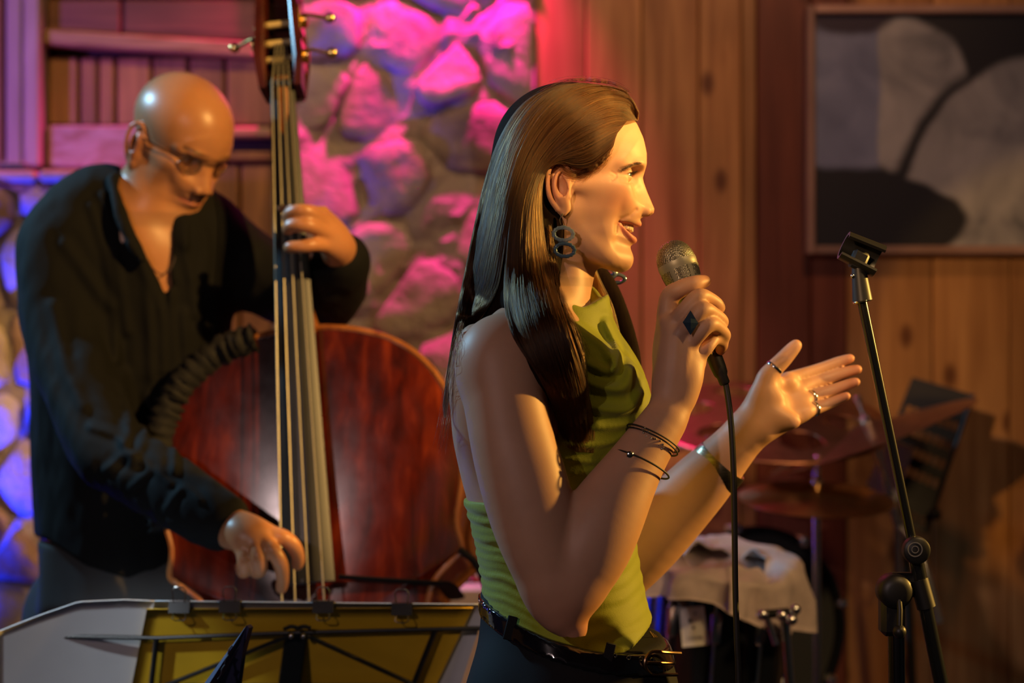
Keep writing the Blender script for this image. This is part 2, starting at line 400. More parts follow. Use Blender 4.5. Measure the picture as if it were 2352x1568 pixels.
# ================================================================== the room
rng = random.Random(7)
def struct(name, mb, mat, parent=None):
    o = mb.build(name, mat, parent, smooth=False)
    if parent is None: o['kind'] = 'structure'
    return o
floor_m = wood('floor_boards', (.035, .018, .010), (.09, .05, .028), (1, 14, 14), 5.0, 0.5)
struct('floor', MB().box((0.2, 1.2, -0.05), (6.8, 9.0, 0.1)), floor_m)
dark_plaster = plain('dark_plaster', (.10, .065, .05), .9, noise=.3, scale=6, bump=.3, bscale=60)
struct('ceiling', MB().box((0.2, 1.2, 3.45), (6.8, 9.0, 0.1)), dark_plaster)
struct('wall_left', MB().box((-3.2, 1.2, 1.7), (0.1, 9.0, 3.4)), dark_plaster)
struct('wall_right', MB().box((3.6, 1.2, 1.7), (0.1, 9.0, 3.4)), dark_plaster)

# --- pine panelling on the right, every board its own piece
groove = plain('panel_groove', (.12, .05, .022), .8, noise=.2)
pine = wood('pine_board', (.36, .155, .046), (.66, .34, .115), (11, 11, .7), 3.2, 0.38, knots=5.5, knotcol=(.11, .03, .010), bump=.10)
pine_shade = wood('pine_board_shade_band', (.15, .040, .020), (.25, .075, .036), (11, 11, .7), 3.2, 0.38, knots=4.5, knotcol=(.06, .016, .008), bump=.10)  # darker boards: the shadow band on the wall painted as wood colour
wr = struct('wall_back', MB().box(((xw(1226)+3.5)/2, YW+.075, 1.70), (3.5-xw(1226), .10, 3.4)), groove)
edges = [1230, 1345, 1474, 1605, 1703, 1738, 1862, 1945, 2142, 2320, 2470, 2610, 2780, 2930, 3100, 3270, 3440, 3620, 3790, 3980, 4180, 4400, 4600]
for i, (a, b) in enumerate(zip(edges[:-1], edges[1:])):
    x0, x1 = xw(a)+.0012, xw(b)-.0012
    if x0 > 3.5: break
    mb = MB().box(((x0+x1)/2, YW+.013+rng.uniform(-.0015, .0015), 1.70), (x1-x0, .026, 3.38), bev=.003)
    mb.build('plank', pine_shade if a in (1738, 1862) else pine, wr, smooth=False)
# --- rubble stone wall, every stone its own piece
def clip_cell(seeds, i, box):
    poly = [np.array(p, float) for p in box]; s = seeds[i]
    for j in range(len(seeds)):
        if j == i: continue
        q = seeds[j]
        if np.hypot(*(q-s)) > .75: continue
        mid = (s+q)/2; n = q-s; out = []
        for k in range(len(poly)):
            a, b = poly[k], poly[(k+1) % len(poly)]; da, db = (a-mid)@n, (b-mid)@n
            if da <= 0: out.append(a)
            if (da < 0) != (db < 0) and abs(da-db) > 1e-12: out.append(a+(b-a)*da/(da-db))
        poly = out
        if len(poly) < 3: return None
    return np.array(poly)
def stone_mesh(poly, y0, depth, gap, R):
    c = poly.mean(0); q = poly
    for _ in range(1):
        q = np.concatenate([[.86*a+.14*b, .14*a+.86*b] for a, b in zip(q, np.roll(q, -1, 0))])
    # resample to 14 points
    L = np.r_[0, np.cumsum(np.linalg.norm(np.roll(q, -1, 0)-q, axis=1))]; t = np.linspace(0, L[-1], 15)[:-1]; qq = np.vstack([q, q[:1]])
    q = np.column_stack([np.interp(t, L, qq[:, 0]), np.interp(t, L, qq[:, 1])])
    size = np.sqrt(np.ptp(q[:, 0])*np.ptp(q[:, 1])); n = len(q); V = []
    d = q-c; ln = np.linalg.norm(d, axis=1, keepdims=True); q = c+d*np.clip(1-gap/ln, .4, 1)*(1+np.array([[R.uniform(-.05, .03)] for _ in range(n)]))
    tiltx, tiltz = R.uniform(-.20, .20), R.uniform(-.22, .16)
    for f, h in ((1.0, -.25), (.95, .55), (.82, .92), (.45, 1.0)):
        for k in range(n):
            p = c+(q[k]-c)*f; jit = R.uniform(-.16, .16)*depth*(1 if h > 0 else .2)
            V.append([p[0], y0-depth*h-jit-((p-c)[0]*tiltx+(p-c)[1]*tiltz)*(1 if h > 0 else .3), p[1]])
    V.append([c[0], y0-depth*(1+R.uniform(-.15, .2)), c[1]])
    F = [[r*n+k, (r+1)*n+k, (r+1)*n+(k+1) % n, r*n+(k+1) % n] for r in range(3) for k in range(n)]
    F += [[3*n+k, 4*n, 3*n+(k+1) % n] for k in range(n)]
    return np.array(V), [f for f in F]
def rubble(parent, box, sx, sz, y0, depth, mats, R):
    (x0, z0), (x1, z1) = box; seeds = []; row = 0; z = z0
    while z < z1:
        h = sz*R.uniform(.7, 1.35); x = x0+R.uniform(-.5, 0)*sx
        while x < x1+sx*.3:
            w = sx*R.uniform(.4, 1.5); seeds.append([x+w/2, z+h/2+R.uniform(-.42, .42)*h]); x += w
        z += h
    seeds = np.array([s for s in seeds if x0 < s[0] < x1 and z0 < s[1] < z1]); bx = [(x0, z0), (x1, z0), (x1, z1), (x0, z1)]
    for i in range(len(seeds)):
        p = clip_cell(seeds, i, bx)
        if p is None or len(p) < 3: continue
        V, F = stone_mesh(p, y0, depth*R.uniform(.35, 1.35), .005, R)
        me = mesh_np('stone', V, F, True); link('stone', me, R.choice(mats), parent)
def stone_mat(name, c1, c2, c3):
    m, nt, b = nodes_of(name); tc = nd(nt, 'ShaderNodeTexCoord'); oi = nd(nt, 'ShaderNodeObjectInfo')
    n1 = nd(nt, 'ShaderNodeTexNoise', i_Scale=9.0, i_Detail=8.0, i_Roughness=.62); lk(nt, tc.outputs['Object'], n1.inputs['Vector'])
    r = ramp(nt, [(.3, c1), (.5, c2), (.72, c3)]); lk(nt, n1.outputs[0], r.inputs[0])
    mr = nd(nt, 'ShaderNodeMapRange'); mr.inputs[3].default_value = .6; mr.inputs[4].default_value = 1.15; lk(nt, oi.outputs['Random'], mr.inputs[0])
    mx = nd(nt, 'ShaderNodeMix', data_type='RGBA', blend_type='MULTIPLY'); mx.inputs[0].default_value = 1; lk(nt, r.outputs[0], mx.inputs[6]); lk(nt, mr.outputs[0], mx.inputs[7])
    lk(nt, mx.outputs[2], b.inputs['Base Color']); b.inputs['Roughness'].default_value = .85
    n2 = nd(nt, 'ShaderNodeTexNoise', i_Scale=16.0, i_Detail=7.0, i_Roughness=.6); lk(nt, tc.outputs['Object'], n2.inputs['Vector'])
    bp = nd(nt, 'ShaderNodeBump', i_Strength=.9, i_Distance=.022); lk(nt, n2.outputs[0], bp.inputs['Height']); lk(nt, bp.outputs[0], b.inputs['Normal'])
    MATS[name] = m; return m
st1 = stone_mat('stone_grey_tan', (.26, .19, .15), (.46, .36, .27), (.60, .48, .37))
st2 = stone_mat('stone_brown', (.19, .11, .08), (.34, .22, .16), (.45, .32, .24))
st3 = stone_mat('stone_pale', (.34, .27, .21), (.50, .42, .33), (.60, .52, .42))
mortar = stone_mat('lime_mortar', (.34, .27, .22), (.50, .41, .33), (.60, .50, .41))
def rough_wall(name, x0, x1, z0, z1, yf, thick, parent=None, step=.03, amp=.020, seed=3):
    nx, nz = int((x1-x0)/step)+2, int((z1-z0)/step)+2; gx, gz = np.meshgrid(np.linspace(x0, x1, nx), np.linspace(z0, z1, nz))
    pts = np.column_stack([gx.ravel()*14, np.full(gx.size, seed), gz.ravel()*14]); nz_ = noise3(pts)+.5*noise3(pts*2.3)
    y = yf-(nz_-.75)*2*amp; V = np.column_stack([gx.ravel(), y, gz.ravel()]); F = [[r*nx+c, r*nx+c+1, (r+1)*nx+c+1, (r+1)*nx+c] for r in range(nz-1) for c in range(nx-1)]
    mb = MB().add(V, F); mb.box(((x0+x1)/2, yf+amp*2+thick/2, (z0+z1)/2), (x1-x0, thick, z1-z0))
    return struct(name, mb, mortar, parent)
ws = rough_wall('wall_back_stone', xw(628), xw(1229), 0, 3.40, YW-.005, .10)
rubble(ws, ((xw(628), 0.02), (xw(1229), 3.35)), .20, .15, YW+.004, .026, [st1, st1, st2, st3], random.Random(21))
# low stone plinth at the far left with a pale ledge
YL = 4.42
wl = rough_wall('wall_back_plinth', -2.6, xw(300, YL), 0, zw(418, YL), YL, .12, seed=8)
rubble(wl, ((-2.6, 0.02), (xw(300, YL), zw(424, YL))), .15, .13, YL+.006, .050, [st1, st2, st3, st1], random.Random(5))
ledge = wood('ledge_stone', (.36, .28, .16), (.52, .42, .25), (2, 2, 2), 8.0, .8, bump=.5)
for k, (a, b) in enumerate(((-360, -150), (-146, 96), (99, 230), (233, 302))):
    MB().box(((xw(a, YL)+xw(b, YL))/2, YL+.075, (zw(421, YL)+zw(393, YL))/2+rng.uniform(-.002, .003)), (xw(b, YL)-xw(a, YL)-.004, .26+rng.uniform(-.01, .01), zw(393, YL)-zw(421, YL)), bev=.008).build('ledge_slab', ledge, wl, smooth=False)
# --- old timber wall at the left
back = plain('timber_gap', (.03, .016, .010), .9)
tb = struct('wall_back_timber', MB().box(((-3.15+xw(632))/2, YW+.10, 1.70), (xw(632)+3.15, .10, 3.4)), back)
old_v = wood('old_board_upright', (.19, .088, .026), (.40, .20, .060), (13, 13, .9), 3.0, .6, knots=3.5, bump=.35)
old_h = wood('old_board_level', (.085, .034, .017), (.22, .095, .045), (.9, 13, 13), 3.0, .65, knots=4, bump=.4)
post_m = wood('pale_post', (.24, .18, .15), (.44, .36, .30), (9, 9, 1.0), 3.0, .7, bump=.4)
beam_m = wood('worn_beam', (.26, .15, .05), (.48, .34, .15), (1.6, 10, 10), 4.0, .7, bump=.5)
patch_m = wood('limewashed_beam', (.30, .14, .06), (.62, .50, .46), (2.2, 6, 6), 5.0, .75, bump=.5)
def board(name, x0, x1, y0, y1, mat, d=.03, off=0., rot=0.):
    X0, X1, Z0, Z1 = xw(x0), xw(x1), zw(y1), zw(y0); c = ((X0+X1)/2, YW+.045-d/2-off, (Z0+Z1)/2); R = np.array(Matrix.Rotation(rot, 3, 'Y'))
    return MB().box(c, (X1-X0-.004, d, Z1-Z0-.004), R=R, bev=.005).build(name, mat, tb, smooth=False)
board('post', 22, 63, -500, 388, post_m, .09, .0); board('post', 64, 106, -500, 388, post_m, .10, .0)
for a, b in ((-420, -260), (-256, -130), (-126, -62), (-60, 4)): board('plank', a, b, -500, 388, old_v, .03)
board('plank', 108, 592, -200, -110, old_h, .05); board('plank', 108, 592, -108, -4, old_h, .05); board('plank', 108, 280, -2, 82, old_h, .05, .004); board('plank', 282, 592, -2, 96, old_h, .05, .0)
board('beam', 104, 592, 84, 122, beam_m, .075, .0, rot=math.radians(4.0)*.9)
for a, b in ((106, 177), (180, 222), (224, 262), (264, 345), (347, 430), (432, 515), (517, 628)): board('plank', a, b, 128, 288, old_v, .03, rng.uniform(0, .006))
board('beam', 112, 330, 288, 388, patch_m, .07, .0); board('beam', 332, 628, 290, 318, beam_m, .06, .0)
board('beam', 332, 628, 346, 372, old_v, .05, .0)
board('post', 594, 628, -500, 126, old_v, .06, .0)
for a, b in ((306, 400), (402, 470), (472, 548), (550, 628)): board('plank', a, b, 374, 1330, old_v, .03, rng.uniform(0, .006))
for a, b in ((306, 470), (472, 628)): board('plank', a, b, 1332, 2200, old_v, .03)
# small dark box left on the ledge
bx_ = P(30, 384, 4.40)
t = thing('small_box', 'small dark box with pale lid lying on the stone ledge at far left', 'box', (bx_[0], 4.40, zw(393, YL)))
MB().box((bx_[0], 4.42, zw(393, YL)+.0075), (.060, .045, .013), bev=.002).build('body', plain('box_dark', (.03, .03, .025), .5), t)
MB().box((bx_[0]-.004, 4.42, zw(393, YL)+.0165), (.052, .040, .005), bev=.0015).build('lid', plain('box_pale', (.35, .33, .22), .5), t)

# ------------------------------------------------------------------ painting in a thin frame
def painting_mat():
    m, nt, b = nodes_of('abstract_canvas'); tc = nd(nt, 'ShaderNodeTexCoord')
    # object coordinates: x to the right, z up, origin at the canvas centre, metres
    n0 = nd(nt, 'ShaderNodeTexNoise', i_Scale=6.0, i_Detail=5.0); lk(nt, tc.outputs['Object'], n0.inputs['Vector'])
    sub = nd(nt, 'ShaderNodeVectorMath', operation='SUBTRACT'); sub.inputs[1].default_value = (.5, .5, .5); lk(nt, n0.outputs['Color'], sub.inputs[0])
    sc = nd(nt, 'ShaderNodeVectorMath', operation='SCALE'); sc.inputs['Scale'].default_value = .045; lk(nt, sub.outputs[0], sc.inputs[0])
    ad = nd(nt, 'ShaderNodeVectorMath', operation='ADD'); lk(nt, tc.outputs['Object'], ad.inputs[0]); lk(nt, sc.outputs[0], ad.inputs[1])
    def ellmask(cx, cz, rx, rz, rot, soft):
        mp = nd(nt, 'ShaderNodeMapping', vector_type='TEXTURE'); mp.inputs['Location'].default_value = (cx, 0, cz); mp.inputs['Rotation'].default_value = (0, rot, 0); mp.inputs['Scale'].default_value = (rx, 1000, rz)
        lk(nt, ad.outputs[0], mp.inputs[0]); ln = nd(nt, 'ShaderNodeVectorMath', operation='LENGTH'); lk(nt, mp.outputs[0], ln.inputs[0])
        r = nd(nt, 'ShaderNodeMapRange'); r.inputs[1].default_value = 1-soft; r.inputs[2].default_value = 1+soft; r.inputs[3].default_value = 1; r.inputs[4].default_value = 0; lk(nt, ln.outputs['Value'], r.inputs[0]); return r.outputs[0]
    n1 = nd(nt, 'ShaderNodeTexNoise', i_Scale=5.0, i_Detail=7.0, i_Distortion=1.2); lk(nt, ad.outputs[0], n1.inputs['Vector'])
    brush = ramp(nt, [(.26, (.06, .07, .08)), (.40, (.27, .27, .27)), (.62, (.44, .43, .41))]); lk(nt, n1.outputs[0], brush.inputs[0])
    cool = ramp(nt, [(.26, (.10, .12, .20)), (.55, (.21, .24, .36)), (.7, (.27, .30, .42))]); lk(nt, n1.outputs[0], cool.inputs[0])
    def mixc(f, a, c):
        x = nd(nt, 'ShaderNodeMix', data_type='RGBA'); lk(nt, f, x.inputs[0])
        if isinstance(a, tuple): x.inputs[6].default_value = (*a, 1)
        else: lk(nt, a, x.inputs[6])
        if isinstance(c, tuple): x.inputs[7].default_value = (*c, 1)
        else: lk(nt, c, x.inputs[7])
        return x.outputs[2]
    black = (.012, .012, .016)
    col = mixc(ellmask(-.145, .085, .150, .175, .0, .05), black, brush.outputs[0])         # rounded pale mass, top middle
    def boxmask(cx, cz, rx, rz, soft):
        mp = nd(nt, 'ShaderNodeMapping', vector_type='TEXTURE'); mp.inputs['Location'].default_value = (cx, 0, cz); mp.inputs['Scale'].default_value = (rx, 1000, rz); lk(nt, ad.outputs[0], mp.inputs[0])
        ab = nd(nt, 'ShaderNodeVectorMath', operation='ABSOLUTE'); lk(nt, mp.outputs[0], ab.inputs[0]); sp = nd(nt, 'ShaderNodeSeparateXYZ'); lk(nt, ab.outputs[0], sp.inputs[0]); mxx = nd(nt, 'ShaderNodeMath', operation='MAXIMUM'); lk(nt, sp.outputs[0], mxx.inputs[0]); lk(nt, sp.outputs[2], mxx.inputs[1])
        r = nd(nt, 'ShaderNodeMapRange'); r.inputs[1].default_value = 1-soft; r.inputs[2].default_value = 1+soft; r.inputs[3].default_value = 1; r.inputs[4].default_value = 0; lk(nt, mxx.outputs[0], r.inputs[0]); return r.outputs[0]
    col = mixc(boxmask(-.285, .085, .082, .168, .05), col, cool.outputs[0])              # cooler strip at the left
    col = mixc(ellmask(-.275, .262, .10, .040, .0, .2), col, (.03, .02, .04))
    col = mixc(ellmask(.085, -.11, .235, .30, .55, .05), col, black)
    col = mixc(ellmask(.115, -.115, .235, .30, .55, .035), col, brush.outputs[0])            # big pale boulder form at the right
    col = mixc(ellmask(.40, .13, .30, .13, -.25, .06), col, brush.outputs[0])
    col = mixc(ellmask(-.20, -.20, .20, .105, .08, .05), col, black)                         # black ground, lower left
    lk(nt, col, b.inputs['Base Color']); b.inputs['Roughness'].default_value = .55; return m
PX0, PX1, PY0, PY1 = 1866, 2560, 38, 566
pc = np.array([(xw(PX0)+xw(PX1))/2, YW-.022, (zw(PY0)+zw(PY1))/2])
t = thing('painting', 'large abstract black and white canvas in thin pale wood frame on pine wall', 'painting', (pc[0], YW-.02, pc[2]))
w_, h_ = xw(PX1)-xw(PX0), zw(PY0)-zw(PY1)
co = MB().box((0, 0, 0), (w_, .022, h_)).build('canvas', painting_mat(), None, smooth=False); co.location = tuple(pc); co.parent = t; co.matrix_parent_inverse = Matrix.Translation(t.location).inverted()
fr = wood('picture_frame_wood', (.30, .17, .12), (.46, .28, .20), (1, 8, 1), 6, .5)
fw = .020
for nm, c, s in (('frame_side', (pc[0]-w_/2-fw/2, YW-.026, pc[2]), (fw, .045, h_+2*fw)), ('frame_side', (pc[0]+w_/2+fw/2, YW-.026, pc[2]), (fw, .045, h_+2*fw)),
                 ('frame_rail', (pc[0], YW-.026, pc[2]+h_/2+fw/2), (w_, .045, fw)), ('frame_rail', (pc[0], YW-.026, pc[2]-h_/2-fw/2), (w_, .045, fw))):
    MB().box(c, s, bev=.004).build(nm, fr, t, smooth=False)
# ================================================================== people: skin and head
def skin_mat(name, base, deep, lip, brow, rough=.50):
    m, nt, b = nodes_of(name); tc = nd(nt, 'ShaderNodeTexCoord')
    n1 = nd(nt, 'ShaderNodeTexNoise', i_Scale=26.0, i_Detail=5.0); lk(nt, tc.outputs['Object'], n1.inputs['Vector'])
    r = ramp(nt, [(.3, tuple(c*.90 for c in base)), (.7, base)]); lk(nt, n1.outputs[0], r.inputs[0]); col = r.outputs[0]
    for at, c in (('flush', deep), ('lip', lip), ('brow', brow)):
        a = nd(nt, 'ShaderNodeAttribute', attribute_name=at); mx = nd(nt, 'ShaderNodeMix', data_type='RGBA'); lk(nt, a.outputs['Fac'], mx.inputs[0]); lk(nt, col, mx.inputs[6]); mx.inputs[7].default_value = (*c, 1); col = mx.outputs[2]
    lk(nt, col, b.inputs['Base Color']); b.inputs['Roughness'].default_value = rough; b.inputs['Specular IOR Level'].default_value = .36
    b.inputs['Subsurface Weight'].default_value = .22; b.inputs['Subsurface Radius'].default_value = (1.0, .35, .2); b.inputs['Subsurface Scale'].default_value = .006
    n2 = nd(nt, 'ShaderNodeTexNoise', i_Scale=900.0, i_Detail=2.0); lk(nt, tc.outputs['Object'], n2.inputs['Vector'])
    bp = nd(nt, 'ShaderNodeBump', i_Strength=.12, i_Distance=.0006); lk(nt, n2.outputs[0], bp.inputs['Height']); lk(nt, bp.outputs[0], b.inputs['Normal'])
    return m
def make_head(S, O, R, prof, Rs, prm, sc=1.0):
    """adds a head to SDF S. local frame: x forward, y to the person's left, z up (mm, origin between the ears)."""
    O = np.asarray(O, float); R = np.asarray(R, float)           # columns of R are the local axes in world space
    L = lambda p: O+R@(np.asarray(p, float)*sc*.001)
    toL = lambda X: (X-O)@R/(sc*.001)
    poly = np.array(prof['poly'], float); pf = poly_sdf(poly); ctr = poly[:len(Rs)]; Rv = np.array(Rs, float)
    half = prm.get('half', 66.)
    def rmap(x, z):
        w = np.zeros(len(x)); a = np.zeros(len(x))
        for (cx, cz), r in zip(ctr, Rv):
            ww = 1.0/((x-cx)**2+(z-cz)**2+20.)**2; w += ww; a += ww*r
        return a/w
    pl = lut2(pf, -130, 150, -140, 150, .8); rl = lut2(rmap, -130, 150, -140, 150, 1.6)
    def face(X):
        q = toL(X); x, y, z = q.T; s = pl(x, z); Rr = rl(x, z)
        d = (s+y*y/(2*Rr))/np.sqrt(1+(y/Rr)**2)                     # keeps a distance-like gradient
        return smax(d, np.abs(y)-prm['width'](x, z), 14.)*(sc*.001)
    lo, hi = [], []
    cs = np.array([L((x, y, z)) for x in (-105, 130) for y in (-90, 90) for z in (-110, 130)]); bb = (cs.min(0), cs.max(0))
    E = lambda c, r, k=6, op='u', rot=None: S.ell(L(c), np.array(r)*sc*.001, k*sc*.001, op, R if rot is None else R@np.array(rot))
    CH = lambda p, r, k=3, op='u': S.chain([L(q) for q in p], np.array(r)*sc*.001, k*sc*.001, op, n=4)
    S.fun(face, bb[0], bb[1], .008)
    E(prm['skull'][0], prm['skull'][1], 14)
    return L, toL, E, CH
def rotm(ax, deg): return np.array(Matrix.Rotation(math.radians(deg), 3, ax))
# ================================================================== the singer
W = SDF()
Y0 = 2.50
WO = P(1290, 445, Y0)
wprof = dict(poly=[(60,72),(96,66),(103.6,50),(105.0,37),(101.0,20),(107.5,2),(114.0,-13),(116.5,-19),(115.5,-24.5),(110,-28),(101,-29.5),(98,-32),(99.5,-36.5),(96,-42),(91.5,-47),(90.5,-54),(91.5,-60),(86,-67),(85.5,-79),(81,-89),(74,-94.5),(60,-95.5),(43,-90),(15,-68),(0,-40),(-20,0),(-30,40),(0,90)])
wR = [55,62,60,44,14,8.0,8.5,9.0,9.0,11,18,22,22,22,22,22,22,23,24,27,30,36,44,55,55,55,55,55]
def wwidth(x, z): return 44+14*np.clip((z+75)/95., 0, 1)               # narrow at the jaw, wide at the temples
L, toL, E, CH = make_head(W, WO, np.eye(3), wprof, wR, dict(width=wwidth, skull=((13, 0, 55), (90, 70, 76))))
# masses of the near and far side of the face
for s in (-1, 1):
    E((62, s*33, -7), (27, 19, 21), 16)                 # raised smiling cheek
    E((36, s*40, -42), (27, 13, 34), 16)                # jaw muscle
    E((72, s*15, -22), (25, 19, 20), 12)                # maxilla
    E((56, s*43, 6), (26, 14, 13), 14)                  # cheekbone
    E((90, s*22, 36), (13, 20, 7), 9)                   # brow ridge
    E((72, s*40, 33), (13, 13, 9), 9)                   # outer end of the brow
    E((92, s*33, 19), (14, 14, 10.5), 7, 's')           # eye socket
    E((73.5, s*31, 21.0), (13.6, 14.0, 13.2), 3.0)      # lids around the eyeball
    E((103.0, s*10.5, -21.5), (9.0, 6.2, 7.0), 3.0)     # nostril wing
    E((107, s*5.5, -29.5), (5.5, 2.8, 3.0), 1.5, 's')   # nostril
    CH([(60, s*42, 3), (34, s*54, 5), (8, s*60, 6)], [11, 9, 8], 12)            # cheekbone arch to the ear
    CH([(76, s*9, -84), (56, s*31, -80), (34, s*42, -68), (18, s*46, -50), (10, s*50, -25)], [10, 11, 11, 10, 9], 12)   # jaw
    EC = np.array([73.5, s*31, 21.0])
    def lids(X, EC=EC, s=s):
        p = toL(X)-EC; r = np.linalg.norm(p, axis=1)+1e-6; az = np.degrees(np.arctan2(s*p[:, 1], p[:, 0])); el = np.degrees(np.arcsin(np.clip(p[:, 2]/r, -1, 1)))
        h = 10.5*np.clip(1-np.abs((az-8)/60.)**2.4, -2, 1); d = (np.abs(el-(2-.0012*(az-8)**2))-h)*r/57.3
        return np.maximum(d, r-19)*.001
    W.fun(lids, L(EC-20), L(EC+20), .0006, 's')
    def crease(pts, depth, wid, s=s):
        """engraves a soft furrow along a line given by its side view (x, z)"""
        ld = lut2(line_dist(pts), 40, 125, -100, 60, .5)
        def f(X):
            q = toL(X); g = np.exp(-(ld(q[:, 0], q[:, 2])/wid)**2); return -g*depth*.001*(s*q[:, 1] > 8)
        xs = [p[0] for p in pts]; zs = [p[1] for p in pts]
        W.fun(f, L((min(xs)-8, -70 if s < 0 else 5, min(zs)-8)), L((max(xs)+8, -5 if s < 0 else 70, max(zs)+8)), 0, 'e')
    crease([(91.5,-22), (84,-29), (72,-34), (66.5,-42), (66,-50)], 1.5, 2.4)      # smile fold
    crease([(85,12.5), (79,9.5), (70,12)], .9, 1.5)                                            # below the eye
    crease([(87,29), (80,30.5), (71,26.5)], .9, 1.3)                                           # upper lid
    for dz in (0, 5, -5): crease([(66,18+dz*.3), (59,17.5+dz*1.2)], .7, 1.0)
    E((6, s*46, -22), (17, 13, 26), 10)
    E((38, s*46, -13), (24, 10, 18), 14)
# open smile
mo = poly_sdf([(69,-36),(84,-37.5),(100,-40.5),(108,-43),(108,-53),(93,-54.5),(82,-50),(74,-42.5)])
mo = lut2(mo, 50, 120, -75, -20, .5)
def mouth(X):
    q = toL(X); return smax(mo(q[:, 0], q[:, 2]), np.abs(q[:, 1])-38, 4)*.001
W.fun(mouth, L((60, -40, -62)), L((110, 40, -30)), .0012, 's')
UL = [(71,-30.0,-36.8),(80,-25.5,-36.6),(91,-15.5,-37.4),(97.0,0,-38.2),(91,15.5,-37.4),(80,25.5,-36.6),(71,30.0,-36.8)]
LL = [(71,-30.0,-38.2),(77.5,-25,-47.0),(86,-15.5,-55.5),(90.0,0,-58.2),(86,15.5,-55.5),(77.5,25,-47.0),(71,30.0,-38.2)]
CH(UL, [1.2,1.9,2.7,3.2,2.7,1.9,1.2], 2.0); CH(LL, [1.2,2.2,3.6,4.3,3.6,2.2,1.2], 2.0)
E((75, 0, -83), (12, 17, 12), 10)
# ears
def ear(s, y):
    m = lambda px, py, dy: ((px-1290)*.5467, s*(y+dy), (445-py)*.5467)
    CH([m(1300,415,0), m(1288,440,2), m(1290,470,2), m(1297,487,1)], [9,10.5,9,6], 5)
    E(m(1280,430,4), (13, 4.5, 21), 4, rot=rotm('Z', s*14)@rotm('Y', -8))
    E(m(1285,440,9), (8.0, 6, 13), 2.0, 's', rot=rotm('Z', s*14)@rotm('Y', -8))
    E(m(1280,408,8), (6.0, 4, 6.5), 2.0, 's')
    CH([m(1304,428,4), m(1302,402,5), m(1292,385,6), m(1277,381,7), m(1262,393,9), m(1255,416,11), m(1256,446,11), m(1264,470,9), m(1278,490,6)], [2.6,2.6,2.9,3.1,3.2,3.2,3.1,3.0,3.0], 1.3)
    CH([m(1287,402,6), m(1275,415,9), m(1271,440,10), m(1277,462,9), m(1290,470,6)], [1.7,2.0,2.4,2.4,2.0], 1.6)
    E(m(1291,489,5), (6.2, 3.6, 8.5), 2.5)
    CH([m(1306,452,3), m(1303,462,6)], [4.2,3.2], 2)
ear(-1, 64); ear(1, 64)
# neck, torso
W.chain([P(1296,520,Y0), P(1270,640,Y0), P(1238,745,Y0), P(1222,830,Y0)], [.044,.0425,.050,.066], .012)
W.chain([P(1290,540,Y0-.042), P(1310,640,Y0-.034), P(1322,725,Y0-.012)], [.010,.011,.009], .016)
tor = [(700,1160,1330,62),(740,1125,1345,95),(780,1082,1385,132),(830,1052,1415,150),(900,1034,1440,152),(1000,1038,1446,146),(1100,1060,1440,134),(1200,1088,1446,124),(1300,1109,1462,121),(1400,1121,1482,130),(1480,1113,1522,146),(1568,1085,1548,162),(1660,1072,1545,170),(1740,1090,1520,168)]
tz = np.array([zw(a[0], Y0) for a in tor])[::-1]; tc_ = np.array([xw((a[1]+a[2])/2, Y0) for a in tor])[::-1]; ta = np.array([PX((a[2]-a[1])/2, Y0) for a in tor])[::-1]; tb_ = np.array([a[3]*.001 for a in tor])[::-1]
zz = np.linspace(tz[0], tz[-1], 120)
def smooth_interp(z, v):
    y = np.interp(zz, tz, v); k = np.exp(-np.linspace(-2, 2, 17)**2); k /= k.sum(); yp = np.pad(y, 8, mode='edge'); return np.convolve(yp, k, 'valid')
TC, TA, TB = smooth_interp(zz, tc_), smooth_interp(zz, ta), smooth_interp(zz, tb_)
def torso(X):
    z = X[:, 2]; c = np.interp(z, zz, TC); a = np.interp(z, zz, TA); b = np.interp(z, zz, TB)
    u = np.abs((X[:, 0]-c)/a); v = np.abs((X[:, 1]-Y0)/b); rr = (u**2.3+v**2.3)**(1/2.3)
    d = (rr-1)*np.minimum(a, b)
    return smax(smax(d, z-zz[-1], .03), zz[0]-z, .02)
W.fun(torso, [TC.min()-.16, Y0-.18, zz[0]], [TC.max()+.16, Y0+.18, zz[-1]], .022)
body_only = len(W.prims)
for s in (-1, 1):
    W.ell(P(1400, 935, Y0+s*.065), (.046, .050, .062), .030)                      # breast
    W.ell(P(1105, 905, Y0+s*.085), (.034, .045, .085), .030, R=rotm('Y', -8))      # shoulder blade
    W.chain([P(1262,690,Y0+s*.035), P(1190,752,Y0+s*.10), P(1150,800,Y0+s*.150)], [.030,.027,.030], .035)   # trapezius
    W.chain([P(1345,735,Y0+s*.02), P(1275,765,Y0+s*.09), P(1190,790,Y0+s*.15)], [.009,.010,.011], .018)      # collarbone
# spine furrow
# --- right arm (near the camera)
SR, ER, WR = P(1150,838,2.335), P(1292,1388,2.300), P(1540,942,2.365)
W.ell(P(1146,836,2.340), (.048,.044,.052), .025, R=rotm('Y', 12))                                                       # deltoid
W.chain([P(1150,830,2.34), P(1160,930,2.325), P(1178,1060,2.310), P(1225,1210,2.302), P(1286,1372,2.300)], [.043,.0405,.0385,.0400,.034], .020)
W.chain([P(1190,960,2.318), P(1222,1080,2.306), P(1258,1200,2.302)], [.024,.031,.028], .022)             # biceps
W.chain([P(1285,1380,2.300), P(1345,1270,2.302), P(1395,1175,2.312), P(1465,1058,2.335), P(1540,945,2.362)], [.0330,.0410,.0385,.0290,.0232], .009, flat=((0,1,0), .86))
W.chain([P(1300,1420,2.300), P(1318,1446,2.300)], [.0190,.0150], .016)                                                # elbow point
W.chain([P(1268,1345,2.30), P(1312,1345,2.30)], [.032,.034], .015)
# armpit fold to the chest
W.chain([P(1205,900,2.385), P(1275,930,2.43)], [.035,.030], .03)
